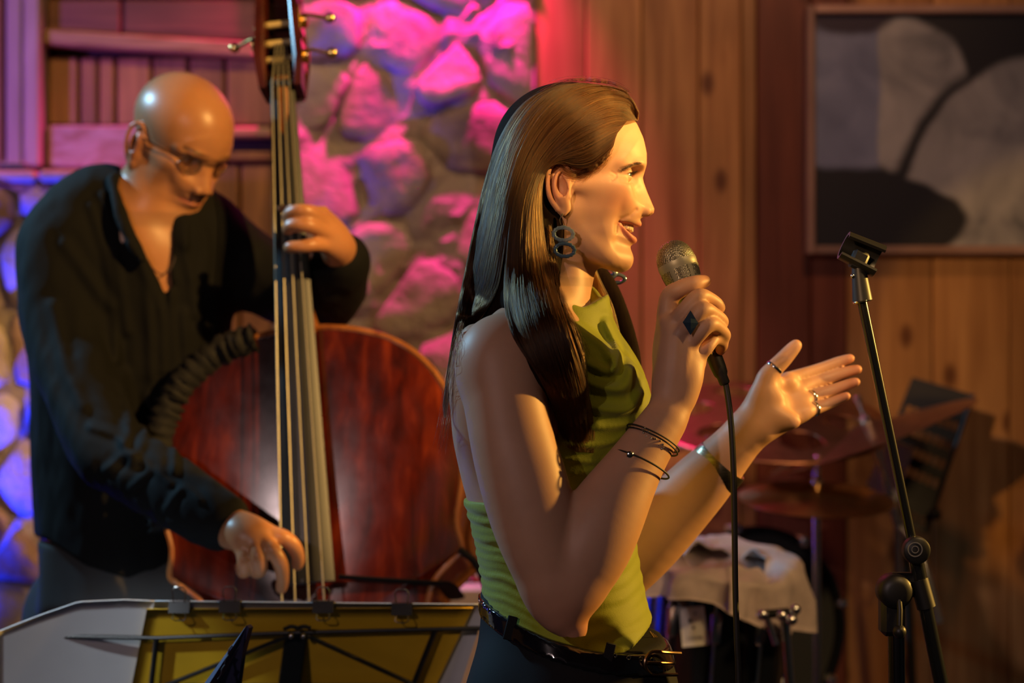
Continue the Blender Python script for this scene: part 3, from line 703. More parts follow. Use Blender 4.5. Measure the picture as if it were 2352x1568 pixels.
# --- left arm (far side)
W.ell(P(1190,840,2.655), (.050,.046,.052), .025)
W.chain([P(1190,840,2.655), P(1235,1060,2.70), P(1330,1400,2.715)], [.044,.040,.036], .02)
W.chain([P(1330,1400,2.715), P(1470,1255,2.700), P(1590,1130,2.685), P(1655,1060,2.675), P(1722,985,2.665)], [.036,.0435,.0375,.0300,.0245], .02)
# --- hands
def finger(pts, r, k=.004, nail=None): W.chain(pts, r, k, n=5)
Yh = 2.385
# right hand round the microphone
mcp = [P(1541,752,2.378), P(1556,772,2.370), P(1578,797,2.370), P(1598,822,2.378)]
wr = P(1545,930,2.366)
for i, (p, ra, rb) in enumerate(zip(mcp, (.0145,.0140,.0135,.0125), (.0118,.0118,.0112,.0105))):
    o = P((1527,1541,1556,1572)[i], 915, 2.366)
    W.chain([o, (o+p)/2+np.array([0, -.002, 0]), p], [ra, .0135, rb], .012)
for i, p in enumerate(mcp[:3]): o = P((1530,1544,1558)[i], 905, 2.355); W.chain([o, (o+p)/2+np.array([0, -.0085, 0]), p+np.array([0, -.0088, .004])], [.0020,.0030,.0036], .006)
W.chain([P(1548,880,2.385), P(1570,830,2.392)], [.018,.015], .015)
W.chain([P(1532,740,2.380), P(1558,775,2.374), P(1582,803,2.374), P(1600,828,2.380)], [.0095,.0105,.010,.0095], .008)
f_r = [
 [mcp[0], P(1572,712,2.366), P(1604,681,2.366), P(1630,686,2.384), P(1650,703,2.402), P(1648,716,2.428)],
 [mcp[1], P(1588,738,2.358), P(1614,711,2.358), P(1641,722,2.378), P(1658,738,2.400), P(1652,748,2.428)],
 [mcp[2], P(1607,766,2.360), P(1630,744,2.362), P(1652,755,2.382), P(1664,770,2.402), P(1657,779,2.428)],
 [mcp[3], P(1622,800,2.374), P(1640,778,2.386), P(1654,782,2.402), P(1659,792,2.410), P(1653,806,2.416)]]
for i, f in enumerate(f_r): finger(f, [[.0098,.0085,.0086,.0074,.0074,.0068],[.0098,.0088,.0088,.0076,.0076,.0068],[.0094,.0082,.0084,.0074,.0072,.0066],[.0086,.0074,.0072,.0066,.0064,.0058]][i], .0035)
th_r = [P(1527,890,2.372), P(1530,790,2.388), P(1536,690,2.392), P(1562,664,2.384), P(1594,652,2.386), P(1620,645,2.398)]
W.chain(th_r, [.014,.0125,.0110,.0094,.0088,.0070], .006, n=5)
W.ell(P(1531,820,2.392), (.014,.016,.034), .012)
# left hand, palm up towards the camera
wl_ = P(1722,985,2.665)
lm = [P(1812,872,2.700), P(1833,893,2.698), P(1846,919,2.692), P(1853,944,2.682)]
lb = [P(1738,940,2.672), P(1744,955,2.668), P(1750,970,2.662), P(1755,986,2.656)]
for a, b, r in zip(lb, lm, (.0135,.0135,.013,.0125)): W.chain([a, (a+b)/2+np.array([0, .004, 0]), b], [.0155,.0130,.0105], .010)
W.chain([wl_, P(1745,958,2.666), P(1775,930,2.672)], [.0235,.021,.016], .014)
W.ell(P(1765,915,2.656), (.022,.013,.020), .012, R=rotm('Y', 35))            # thenar
W.ell(P(1795,962,2.652), (.026,.012,.014), .012, R=rotm('Y', 12))            # hypothenar
f_l = [[lm[0], P(1848,859,2.712), P(1884,847,2.722), P(1923,832,2.728), P(1953,823,2.730)],
       [lm[1], P(1868,879,2.712), P(1904,867,2.722), P(1943,854,2.724), P(1970,848,2.722)],
       [lm[2], P(1878,907,2.706), P(1908,897,2.714), P(1943,884,2.712), P(1966,877,2.706)],
       [lm[3], P(1880,936,2.694), P(1902,927,2.700), P(1928,916,2.698), P(1945,909,2.694)]]
for i, f in enumerate(f_l): finger(f, [[.0100,.0083,.0076,.0068,.0060],[.0100,.0083,.0077,.0068,.0060],[.0096,.0080,.0074,.0065,.0058],[.0088,.0072,.0066,.0058,.0052]][i], .0018)
W.chain([P(1740,940,2.662), P(1762,868,2.660), P(1800,824,2.662), P(1828,793,2.662)], [.0165,.0118,.0100,.0080], .012, n=5)
W.chain([P(1762,868,2.662), P(1790,880,2.680), P(1812,875,2.688)], [.009,.0075,.009], .012)
HEADZ = zw(655, Y0)
V1, F1 = W.mesh(.0013, [L((-95, 0, 0))[0], Y0-.10, HEADZ-.003], [L((125, 0, 0))[0], Y0+.10, 1.70])
V2, F2 = W.mesh(.0021, [-.13, 2.24, .98], [.49, 2.76, HEADZ])
WV = np.vstack([V1, V2]); WF = np.vstack([F1, F2+len(V1)])
me = mesh_np('singer_body', WV, WF)
q = toL(WV)
def near_chain(V, pts, r):
    pp = catmull(np.array(pts, float), 4); d = np.full(len(V), 1e9)
    for a, b in zip(pp[:-1], pp[1:]):
        ba = b-a; t = np.clip((V-a)@ba/(ba@ba), 0, 1); d = np.minimum(d, np.linalg.norm(V-a-t[:, None]*ba, axis=1))
    return np.clip((r-d)/(r*.35)+.5, 0, 1)
lipm = np.zeros(len(q)); hm = (q[:, 0] > 55) & (q[:, 2] < -25) & (q[:, 2] > -75) & (np.abs(q[:, 1]) < 40)
lipm[hm] = np.maximum(near_chain(q[hm], UL, 3.6), near_chain(q[hm], LL, 4.9))
flush = np.exp(-(((q[:, 0]-66)/22)**2+((np.abs(q[:, 1])-46)/20)**2+((q[:, 2]+12)/18)**2))*.55
flush += np.exp(-np.sum(((WV-P(1310,1440,2.29))/.05)**2, 1))*.5
for f in f_r+f_l+[th_r]:
    flush += np.exp(-np.sum(((WV-f[-1])/.012)**2, 1))*.6
flush += np.exp(-np.sum(((q-np.array([112, 0, -20]))/9)**2, 1))*.35+np.exp(-(((q[:, 0]+8)/22)**2+((np.abs(q[:, 1])-76)/9)**2+((q[:, 2]-4)/30)**2))*.5
browm = np.zeros(len(q))
set_attr(me, 'lip', np.clip(lipm, 0, 1)*.85); set_attr(me, 'flush', np.clip(flush, 0, 1)); set_attr(me, 'brow', browm)
w_skin = skin_mat('skin_fair', (.58, .32, .20), (.54, .19, .11), (.50, .15, .13), (.10, .05, .03))
singer = thing('person', 'woman with long brown hair and sleeveless green top singing into a handheld microphone', 'person', (xw(1300, Y0), Y0, 0))
link('body', me, w_skin, singer)
# --- eyes, teeth
def eye_mat():
    m, nt, b = nodes_of('eyeball'); tc = nd(nt, 'ShaderNodeTexCoord'); a = nd(nt, 'ShaderNodeAttribute', attribute_name='iris')
    r = ramp(nt, [(0.0, (.012, .010, .010)), (.20, (.012, .010, .010)), (.24, (.05, .07, .08)), (.46, (.07, .095, .11)), (.52, (.03, .04, .05)), (.58, (.55, .47, .42))]); lk(nt, a.outputs['Fac'], r.inputs[0])
    lk(nt, r.outputs[0], b.inputs['Base Color']); b.inputs['Roughness'].default_value = .08; b.inputs['Coat Weight'].default_value = .6; return m
EYE = eye_mat()
def eyeball(c, r, gaze, parent):
    mb = MB().ball((0, 0, 0), 1.0, 32, 24); V = np.array(mb.v); g = np.asarray(gaze, float); g /= np.linalg.norm(g)
    ang = np.degrees(np.arccos(np.clip(V@g, -1, 1))); V = V*(1+.06*np.exp(-(ang/20)**2))[:, None]
    me = mesh_np('eye', c+V*r, mb.f); set_attr(me, 'iris', np.clip(ang/60., 0, 1)); return link('eye', me, EYE, parent)
for s in (-1, 1): eyeball(L((73.5, s*31, 21.0)), .0122, (1, s*.10, .02), singer)
tooth_m = plain('teeth_enamel', (.78, .70, .55), .25)
gum = MB()
A = []
def arch(t): return np.array([92.0-19.0*(t/1.0)**2*1.0, 27.0*np.sin(t*1.0), 0])
tid = [-1.02, -.80, -.60, -.42, -.25, -.085, .085, .25, .42, .60, .80, 1.02]
for i, t0 in enumerate(tid):
    p = arch(t0); tn = arch(t0+.02)-arch(t0-.02); tn /= np.linalg.norm(tn); nrm = np.cross(tn, (0, 0, 1))
    wdt = 7.8 if abs(t0) < .1 else (6.2 if abs(t0) < .3 else 6.6); hgt = 10.5 if abs(t0) < .1 else (9.6 if abs(t0) < .3 else 9.0)
    Rm = np.column_stack([tn, nrm, (0, 0, 1)]); c = p+np.array([-4.2, 0, -43.0+abs(t0)*4.6-.5])
    mb = MB().ball((0, 0, 0), 1.0, 16, 10); V = np.array(mb.v); V = np.sign(V)*np.abs(V)**.45*np.array([wdt*.49, 2.4, hgt*.5]); V = V@Rm.T+c
    me = mesh_np('tooth', np.array([L(v) for v in V]), mb.f, True); link('tooth', me, tooth_m, singer)
mb = MB().ball((62, 0, -46), (22, 24, 9), 20, 12); mb.v = [tuple(L(v)) for v in mb.v]; mb.build('tongue', plain('mouth_inside', (.25, .06, .05), .5), singer)
# --- hair: a dense under-layer and combed strands over it
pxl = lambda X: (CX+X[:, 0]/Y0*FPX, CY-(X[:, 2]-CAMZ)/Y0*FPX)              # side-view coordinates in the singer's own plane
bx0, bx1, by0, by1 = 1000, 1500, 180, 1080
def depth_map(V, x0, x1, y0, y1, st):
    """nearest surface to the viewer on a grid, from the vertices of a dense mesh"""
    px = CX+V[:, 0]/V[:, 1]*FPX; py = CY-(V[:, 2]-CAMZ)/V[:, 1]*FPX; nx, ny = int((x1-x0)/st)+1, int((y1-y0)/st)+1
    i = np.round((px-x0)/st).astype(int); j = np.round((py-y0)/st).astype(int); ok = (i >= 0) & (i < nx) & (j >= 0) & (j < ny)
    M = np.full((nx, ny), 9.0); np.minimum.at(M, (i[ok], j[ok]), V[ok, 1]); M[M > 8] = np.nan; return M
def fill_nan(M):
    M = M.copy()
    for _ in range(200):
        bad = np.isnan(M)
        if not bad.any(): break
        p = np.pad(M, 1, constant_values=np.nan); nb = np.stack([p[:-2, 1:-1], p[2:, 1:-1], p[1:-1, :-2], p[1:-1, 2:]]); ok = ~np.isnan(nb)
        cnt = ok.sum(0); av = np.where(ok, nb, 0).sum(0)/np.maximum(cnt, 1); M = np.where(bad & (cnt > 0), av, M)
    return M
def sampler(M, x0, y0, st):
    def f(px, py):
        u = np.clip((px-x0)/st, 0, M.shape[0]-1.001); v = np.clip((py-y0)/st, 0, M.shape[1]-1.001); i = u.astype(int); j = v.astype(int); u = u-i; v = v-j
        return (M[i, j]*(1-u)+M[i+1, j]*u)*(1-v)+(M[i, j+1]*(1-u)+M[i+1, j+1]*u)*v
    return f
DB = depth_map(WV, bx0, bx1, by0, by1, 8); bodyY = sampler(fill_nan(DB), bx0, by0, 8)
bY = lambda px, py: float(bodyY(np.array([px*1.]), np.array([py*1.]))[0])
H = SDF()
H.ell(L((8, 0, 57)), np.array([93, 80, 83])*.001, .02)
H.chain([P(1232,410,Y0), P(1196,480,Y0), P(1186,570,Y0), P(1182,650,Y0), P(1184,690,Y0)], [.066,.080,.088,.096,.084], .03, flat=((1, 0, 0), .44))
hair_poly = [(1474,300),(1462,285),(1436,283),(1414,308),(1404,345),(1388,374),(1348,398),(1318,390),(1300,377),(1275,370),(1254,386),(1244,430),(1247,480),(1258,520),(1262,560),(1268,680),(1240,780),(1130,860),(980,900),(980,560),(1040,260),(1200,120),(1500,120),(1500,280)]
hp = lut2(poly_sdf(hair_poly), 900, 1600, 60, 1100, 3)
H.fun(lambda X: hp(*pxl(X))*(Y0/FPX), [-.3, 2.2, .9], [.4, 2.8, 1.8], .004, 'i')
lk_ = [(1262,520,34),(1244,600,44),(1226,700,60),(1262,800,66),(1300,890,46),(1318,945,26),(1324,975,10)]
H.chain([P(x, y, min(bY(x+10, y), bY(x-25, y), bY(x+30, y) if y > 650 else 9)-.010) for x, y, r in lk_], [PX(r, 2.36) for *_, r in lk_], .028, flat=((0, 1, 0), .34))
fk_ = [(1330,600,30),(1378,660,34),(1412,740,34),(1438,820,30),(1458,890,18)]
H.chain([P(x, y, 2.585) for x, y, r in fk_], [PX(r, 2.585) for *_, r in fk_], .012, flat=((0, 1, 0), .55))
HVs, HFs = H.mesh(.003, [-.14, 2.24, 1.10], [.24, 2.78, 1.74])
def hair_mat():
    m = bpy.data.materials.new('brown_hair'); m.use_nodes = True; nt = m.node_tree; nt.nodes.clear()
    o = nd(nt, 'ShaderNodeOutputMaterial'); h = nd(nt, 'ShaderNodeBsdfHairPrincipled', parametrization='COLOR'); hi = nd(nt, 'ShaderNodeHairInfo')
    r = ramp(nt, [(0, (.016, .0062, .0024)), (.6, (.050, .019, .0062)), (1, (.12, .050, .015))]); lk(nt, hi.outputs['Random'], r.inputs[0]); lk(nt, r.outputs[0], h.inputs['Color'])
    h.inputs['IOR'].default_value = 1.33; h.inputs['Roughness'].default_value = .30; h.inputs['Radial Roughness'].default_value = .45; h.inputs['Random Roughness'].default_value = .3
    lk(nt, h.outputs[0], o.inputs['Surface']); return m
hair_m = hair_mat(); under = plain('hair_underlayer', (.012, .0055, .003), .8, noise=.4, scale=30, stretch=(14, 14, 1.2), spec=.05)
hs = link('hair', mesh_np('hair', HVs, HFs), under, singer)
DH = depth_map(np.vstack([HVs, WV]), bx0, bx1, by0, by1, 8); hairY = sampler(fill_nan(DH), bx0, by0, 8)
G = [
 [(1404,342),(1376,368),(1338,390),(1304,378),(1272,372),(1250,402),(1244,460),(1250,540),(1272,650),(1318,790),(1350,900),(1366,1000),(1362,1040)],
 [(1418,306),(1382,330),(1335,358),(1290,366),(1254,388),(1236,440),(1234,520),(1246,610),(1270,710),(1308,830),(1334,930),(1346,1038)],
 [(1440,278),(1396,288),(1340,318),(1284,350),(1240,400),(1218,470),(1214,560),(1224,660),(1250,760),(1288,870),(1310,960),(1324,1038)],
 [(1466,276),(1444,240),(1392,238),(1330,276),(1266,336),(1218,410),(1196,500),(1190,600),(1196,700),(1222,790),(1266,890),(1290,970),(1300,1024)],
 [(1468,258),(1440,216),(1380,210),(1312,240),(1246,304),(1200,390),(1174,490),(1162,600),(1160,700),(1182,780),(1230,850),(1270,930),(1284,985)],
 # combed back, behind the shoulder
 [(1468,258),(1440,214),(1380,207),(1312,238),(1246,302),(1200,388),(1172,490),(1156,590),(1142,660),(1120,705),(1098,738),(1086,766)],
 [(1440,210),(1390,196),(1320,204),(1252,250),(1200,330),(1166,430),(1142,540),(1122,640),(1102,700),(1084,742),(1074,775)],
 [(1400,198),(1330,191),(1262,211),(1204,267),(1162,350),(1132,460),(1108,580),(1086,680),(1068,740),(1056,790),(1046,840)],
 [(1350,191),(1280,196),(1214,230),(1164,300),(1128,390),(1101,500),(1076,620),(1058,710),(1046,770),(1034,850),(1022,960)],
 [(1330,190),(1262,202),(1198,240),(1150,312),(1118,400),(1092,510),(1068,630),(1050,720),(1040,780),(1028,860),(1018,930)]]
NPT = 26
def resamp(p, n=NPT):
    c = catmull(np.array(p, float), 6); L_ = np.r_[0, np.cumsum(np.linalg.norm(np.diff(c, axis=0), axis=1))]; t = np.linspace(0, L_[-1], n)
    return np.column_stack([np.interp(t, L_, c[:, 0]), np.interp(t, L_, c[:, 1])])
Gr = np.array([resamp(g) for g in G]); R_ = np.random.default_rng(11); strands = []
tt = np.linspace(0, 1, NPT)
wgt = np.array([1.0, 1.2, 1.3, 1.3, 0, 1.2, 1.2, 1.0, .9]); wgt /= wgt.sum()
for c in range(1100):
    seg = R_.choice(9, p=wgt); fa, fb = (0, 3.999) if seg < 4 else (5, 8.999); u0 = seg+R_.random(); lift = R_.uniform(-.0005, .0052)
    for k in range(14):
        u = np.clip(u0+R_.normal(0, .075)*(1-.6*tt), fa, fb); i = u.astype(int); f = (u-i)[:, None]; ar = np.arange(NPT)
        q = Gr[i, ar]*(1-f)+Gr[i+1, ar]*f
        ph = R_.uniform(0, 6.28); q = q+np.outer(np.sin(tt*R_.uniform(3, 9)+ph)*R_.uniform(.5, 3.2)*tt, [1, .1])
        ln = R_.uniform(.86, 1.03); q2 = np.column_stack([np.interp(tt*ln, tt, q[:, 0]), np.interp(tt*ln, tt, q[:, 1])])
        Yd = hairY(q2[:, 0], q2[:, 1]); kk = np.array([.25, .5, .25]); Yd = np.convolve(np.pad(Yd, 1, mode='edge'), kk, 'valid')
        if seg > 4: Yd = np.where(q2[:, 1] > 690, np.maximum(Yd, 2.40+.05*np.clip((q2[:, 1]-690)/60, 0, 1)), Yd)
        st = PV(q2, Yd-lift-R_.uniform(-.0004, .0012)); strands.append(st)
ns = len(strands)
curves_obj('hair_strands', strands, .00022, hair_m, hs)
# the far side of the head, and the lock in front of the far shoulder
far = []
for st in strands[::7]:
    m = st.copy(); m[:, 1] = 2*Y0-m[:, 1]; far.append(m[:, :])
far = [np.vstack([f[:16], np.repeat(f[15:16], NPT-16, 0)+np.outer(np.arange(1, NPT-15), [.0, .0, -.012])]) for f in far]
fg = [resamp([(1352,560),(1372,630),(1404,700),(1426,790),(1450,880),(1474,925)]), resamp([(1320,580),(1346,660),(1376,730),(1398,800),(1414,850),(1424,880)])]
for c in range(60):
    u0 = R_.random(); dy = R_.uniform(-.014, .014)
    for k in range(14):
        u = np.clip(u0+R_.normal(0, .08), -.05, 1.05); q = fg[0]*(1-u)+fg[1]*u; q = q+np.outer(np.sin(tt*5+R_.uniform(0, 6))*R_.uniform(1, 5)*tt, [1, 0])
        ln = R_.uniform(.8, 1.0); q2 = np.column_stack([np.interp(tt*ln, tt, q[:, 0]), np.interp(tt*ln, tt, q[:, 1])])
        far.append(PV(q2, np.full(NPT, 2.565+dy)))
curves_obj('hair_strands', far, .00022, hair_m, hs)
# loose wisps: sideburn, flyaways, fine hairline
wisp = []
def wline(pts, n, sp, yoff=.0, jit=4):
    g = resamp(pts)
    for _ in range(n):
        o = R_.normal(0, sp, 2); q = g+o*(.4+.6*tt[:, None])+np.outer(np.sin(tt*R_.uniform(2, 7)+R_.uniform(0, 6))*R_.uniform(0, jit), [1, .5])
        Yd = np.minimum(hairY(q[:, 0], q[:, 1]), bodyY(q[:, 0], q[:, 1])+.004 if False else 9); wisp.append(np.array([P(a, b, y-R_.uniform(.0005, .004)+yoff) for (a, b), y in zip(q, Yd)]))
wline([(1396,352),(1366,380),(1330,400),(1304,396),(1288,380)], 120, 7)
wline([(1400,340),(1380,372),(1350,394),(1336,410)], 70, 6)
wline([(1446,210),(1400,190),(1330,184),(1270,200)], 16, 5); wline([(1400,190),(1300,184),(1220,222)], 12, 5)
wline([(1060,740),(1040,840),(1024,960),(1012,1030)], 30, 8); wline([(1300,700),(1345,820),(1352,930),(1362,990)], 26, 6, jit=10)
wline([(1262,520),(1270,600),(1282,690)], 30, 7)
curves_obj('hair_strands', wisp, .00014, hair_m, hs)
# eyebrows and lashes, laid on the skin
DW = depth_map(WV, 1380, 1500, 350, 430, 4); faceY = sampler(fill_nan(DW), 1380, 350, 4)
brow_m = plain('brow_hair', (.05, .024, .012), .6); bs = []
for i in range(75):
    t = R_.random(); x = 1428+t*48; y = 389-t*16+6*abs(t-.72)**1.2+R_.normal(0, 1.6*(1-.3*t)); ln = R_.uniform(9, 15); a = math.radians(R_.normal(158, 9))
    q = np.column_stack([x+np.cos(a)*ln*np.linspace(0, 1, 6), y-np.sin(a)*ln*np.linspace(0, 1, 6)*.6]); Yd = faceY(q[:, 0], q[:, 1]); bs.append(np.array([P(u, v, w_-.0006-.0005*j/5) for j, ((u, v), w_) in enumerate(zip(q, Yd))]))
curves_obj('eyebrow', bs, .00012, brow_m, singer)
ls = []
for s in (-1, 1):
    for i in range(70):
        az = math.radians(R_.uniform(-38, 62)); el = math.radians(2-.0012*(math.degrees(az)-8)**2+10.0*max(0, 1-abs((math.degrees(az)-8)/60)**2.4)+R_.uniform(-1, 1.5))
        d0 = np.array([math.cos(az)*math.cos(el), s*math.sin(az)*math.cos(el), math.sin(el)]); c = np.array([73.5, s*31, 21.0]); ln = R_.uniform(6, 8.5)
        ls.append(np.array([L(c+d0*(13.2+ln*k/5)+np.array([0, 0, .16*k*k*.6-.35*k])) for k in range(6)]))
curves_obj('eyelashes', ls, .00013, brow_m, singer, tip=.2)
# --- clothes of the singer
pp = lambda X: (CX+X[:, 0]/Y0*FPX, CY-(X[:, 2]-CAMZ)/Y0*FPX)
inplane = lambda p, y=2.40: [((x-CX)*y/Y0+CX, (z-CY)*y/Y0+CY) for x, z in p]     # what is seen at distance y, moved into the singer's middle plane
def clip_by(S, poly, k=.003, op='i'):
    f = lut2(poly_sdf(poly), 950, 1650, 600, 1650, 2.5); S.fun(lambda X: f(*pp(X))*(Y0/FPX), [-.4, 2.1, .5], [.6, 2.9, 1.6], k, op)
T = SDF()
T.fun(torso, [TC.min()-.16, Y0-.18, zz[0]], [TC.max()+.16, Y0+.18, zz[-1]], .022)
for s in (-1, 1): T.ell(P(1400, 935, Y0+s*.065), (.048, .050, .064), .034)
T.chain([P(1275,640,Y0), P(1258,720,Y0), P(1245,790,Y0)], [.051,.054,.060], .02)
T.chain([P(1332,700,Y0), P(1368,800,Y0), P(1410,890,Y0)], [.020,.028,.034], .03)
folds = [([(1300,742),(1352,770),(1392,800),(1412,842)], 8.55, 11.5), ([(1300,800),(1352,836),(1404,850),(1420,800),(1398,740)], 10.45, 10.35), ([(1310,850),(1370,884),(1430,890),(1448,850)], 11.4, 11.5),
         ([(1310,905),(1370,935),(1440,940),(1468,905)], 9.5, 10.35), ([(1310,960),(1380,978),(1450,968)], 4, 8), ([(1290,1010),(1370,1018),(1450,1000)], 3.5, 7), ([(1284,1046),(1380,1058),(1450,1040)], 3, 6),
         ([(1290,1085),(1370,1075),(1440,1070)], 3, 6), ([(1296,1128),(1380,1108),(1440,1105)], 3.5, 7), ([(1300,1165),(1370,1140)], 3, 6), ([(1300,1205),(1360,1180)], 3, 6),
         ([(1380,1268),(1440,1240),(1480,1190)], 2.5, 7), ([(1372,1320),(1440,1300),(1484,1262)], 2.2, 12), ([(1360,1350),(1430,1338),(1488,1300)], 2.2, 11), ([(1350,1385),(1430,1372),(1490,1340)], 2.4, 11), ([(1345,1418),(1430,1402),(1492,1372)], 2.2, 11), ([(1345,1450),(1420,1432),(1490,1405)], 2.2, 11)]
for i, y in enumerate((1176,1196,1222,1243,1262,1284,1304,1330,1352,1375,1398)):
    folds.append(([(1060,y-4+(i*7) % 9),(1110,y+(i*5) % 7),(1160,y+8-(i*3) % 11),(1240,y+26+(i*11) % 13)], 4.2 if i % 2 else 3.0, 7 if i % 3 else 9))
def fold_map(x, z):
    h = np.zeros(len(x))
    for pts, ht, wd in folds:
        p = catmull(np.array(inplane(pts), float), 5); d = line_dist(p)(x, z); h = h+ht*np.exp(-(d/wd)**2)-.45*ht*np.exp(-((d-wd*1.6)/wd)**2)
    return h
fl = lut2(fold_map, 950, 1600, 640, 1520, 3.0)
def folds_e(X):
    n = noise3(X*np.array([16, 16, 85.]))-.5; return .0042+fl(*pp(X))*.00048+n*.0009
T.fun(folds_e, [-.4, 2.1, .5], [.6, 2.9, 1.6], 0, 'e')
top_poly = inplane([(1268,668),(1300,692),(1336,706),(1366,694),(1420,660),(1560,800),(1560,1380),(1503,1438),(1440,1482),(1350,1494),(1240,1470),(1160,1432),(1110,1402),(1000,1400),(1000,1158),(1062,1156),(1130,1150),(1196,1110),(1240,1060),(1270,1008),(1288,960),(1282,880),(1270,780)], 2.42)
clip_by(T, top_poly)
# rolled collar
co_ = [P(1262,684,Y0-.060), P(1304,716,Y0-.060), P(1348,736,Y0-.040), P(1372,730,Y0-.004), P(1372,696,Y0+.030), P(1350,664,Y0+.052), P(1290,650,Y0+.060)]
T.chain(co_, [.0060,.0085,.0100,.0095,.0075,.0060,.0050], .007)
TV, TF = T.mesh(.0030, [-.12, 2.30, .92], [.24, 2.70, 1.42])
def cloth(name, col, rough, scale=900, bump=.2, sheen=.2, noise=.12):
    return plain(name, col, rough, noise=noise, scale=9, bump=bump, bscale=scale, sheen=sheen, spec=.2)
olive = cloth('olive_jersey', (.24, .275, .010), .62)
link('halter_top', mesh_np('halter_top', TV, TF), olive, singer)
# trousers
B_ = SDF()
B_.fun(torso, [TC.min()-.16, Y0-.18, zz[0]], [TC.max()+.16, Y0+.18, zz[-1]], .022)
for s in (-1, 1):
    B_.chain([P(1300,1640,Y0+s*.072), (xw(1300,Y0), Y0+s*.095, .70), (xw(1310,Y0), Y0+s*.100, .48), (xw(1290,Y0), Y0+s*.105, .07)], [.082,.092,.072,.085], .03)
    B_.ell(P(1175,1680,Y0+s*.070), (.050,.065,.10), .03)
B_.fun(lambda X: .0065+(noise3(X*np.array([14, 14, 5.]))-.5)*.004, [-.4, 2.1, 0], [.6, 2.9, 1.6], 0, 'e')
tr_poly = inplane([(1000,1360),(1112,1380),(1180,1418),(1260,1452),(1350,1474),(1440,1484),(1510,1482),(1600,1478),(1640,4000),(900,4000)], 2.42)
ftr = poly_sdf(tr_poly); B_.fun(lambda X: ftr(*pp(X))*(Y0/FPX), [-.4, 2.1, -.1], [.6, 2.9, 1.6], .003, 'i')
BV, BF = B_.mesh(.0045, [-.16, 2.26, .03], [.26, 2.74, 1.04])
trm = cloth('black_trouser_cloth', (.007, .007, .009), .8, 1400, .15, 0)
tr = link('trousers', mesh_np('trousers', BV, BF), trm, singer)
for s in (-1, 1):
    c = np.array([xw(1290, Y0), Y0+s*.105, 0]); MB().ball(c+[.035, 0, .035], (.135, .045, .035), 20, 10).build('shoe', plain('shoe_black', (.012, .012, .012), .35), singer)
# belt with loops and buckle
K = SDF(); K.fun(torso, [TC.min()-.16, Y0-.18, zz[0]], [TC.max()+.16, Y0+.18, zz[-1]], .0)
K.fun(lambda X: np.full(len(X), .0105), [-.4, 2.1, .5], [.6, 2.9, 1.6], 0, 'e')
bl = [(1000,1375),(1112,1410),(1180,1442),(1260,1472),(1350,1496),(1440,1510),(1520,1517),(1620,1520)]; blp = np.array(inplane(bl, 2.42)); 
def band(X):
    x, z = pp(X); yc = np.interp(x, blp[:, 0], blp[:, 1]); return (np.abs(z-yc)-22)*(Y0/FPX)
K.fun(band, [-.4, 2.1, .5], [.6, 2.9, 1.6], .002, 'i')
KV, KF = K.mesh(.0035, [-.14, 2.30, .86], [.26, 2.70, 1.04])
patent = plain('patent_leather', (.006, .006, .008), .10, coat=.8, bump=.05, bscale=30)
belt = link('belt', mesh_np('belt', KV, KF), patent, singer)
DT = depth_map(KV, 1040, 1600, 1340, 1568, 8); beltY = sampler(fill_nan(DT), 1040, 1340, 8)
bt = lambda px, py: float(beltY(np.array([px*1.]), np.array([py*1.]))[0])
for px, py in ((1172,1440), (1398,1502)):
    y = bt(px, py)-.0012; MB().box(P(px, py+2, y), (.012, .0035, .029), R=rotm('Y', 14), bev=.001).build('belt_loop', trm, tr)
# small metal eyelet flowers on the belt
steel = plain('bright_steel', (.75, .72, .68), .22, 1.0)
for px in (1412, 1444, 1472, 1498):
    py = np.interp(px, [a for a, _ in bl], [b for _, b in bl]); y = bt(px, py); MB().ring(P(px, py, y-.0005), (0, 1, 0), .0022, .0006, 10, 6).build('eyelet', steel, belt)
by_ = lambda px: bt(min(px, 1522), 1516)-.004+max(0, px-1522)*.00035
bk = [P(px, py, by_(px)) for px, py in ((1564,1500),(1530,1498),(1500,1496),(1484,1510),(1482,1530),(1494,1546),(1525,1549),(1556,1549))]
MB().tube(catmull(bk, 6), .0022, 8).build('buckle', plain('old_brass', (.28, .18, .10), .38, 1.0), belt)
MB().tube([P(px, py, by_(px)-.001) for px, py in ((1486,1521),(1520,1522),(1548,1523))], .0018, 8).build('buckle_prong', MATS['old_brass'], belt)
tail = [P(1498,1470,2.47), P(1515,1490,2.474), P(1524,1520,2.478)]
for j in range(3): MB().tube(catmull([P(1492+6*j,1450+4*j,2.49), P(1508+5*j,1475,2.485), P(1520+4*j,1505,2.49)], 5), .0012, 6).build('chain_strand', MATS['old_brass'], belt)
# --- jewellery
glassy = plain('clear_blue_resin', (.45, .62, .78), .06, 0, trans=.75, coat=.5); smoke = plain('smoke_blue_resin', (.10, .17, .25), .08, trans=.35, coat=.5)
def earring(y, s):
    e = MB().tube(catmull([P(1291,497,y+.004), P(1292,490,y), P(1286,504,y-.001), P(1288,516,y)], 5), .0005, 6).build('earring', steel, singer); e['label'] = 'dangling earring of two oval resin rings'
    for (px, py, mt, R0) in ((1294,537,glassy,.0118), (1297,574,smoke,.0118)):
        mb = MB().ring((0, 0, 0), (0, 1, 0), 1.0, .21, 36, 10, flat=.85, squash=.66); V = np.array(mb.v); th = np.arctan2(V[:, 2], V[:, 0])
        V = V*(1+.045*np.sin(th*17))[:, None]; V = V@rotm('Y', 4).T*R0; mb.v = [tuple(v) for v in V+P(px, py, y)]; mb.build('resin_ring', mt, e)
        MB().ring(P(px, py-20, y), (1, 0, 0), .0016, .0004, 12, 6).build('link', steel, e)
earring(2.424, -1); 
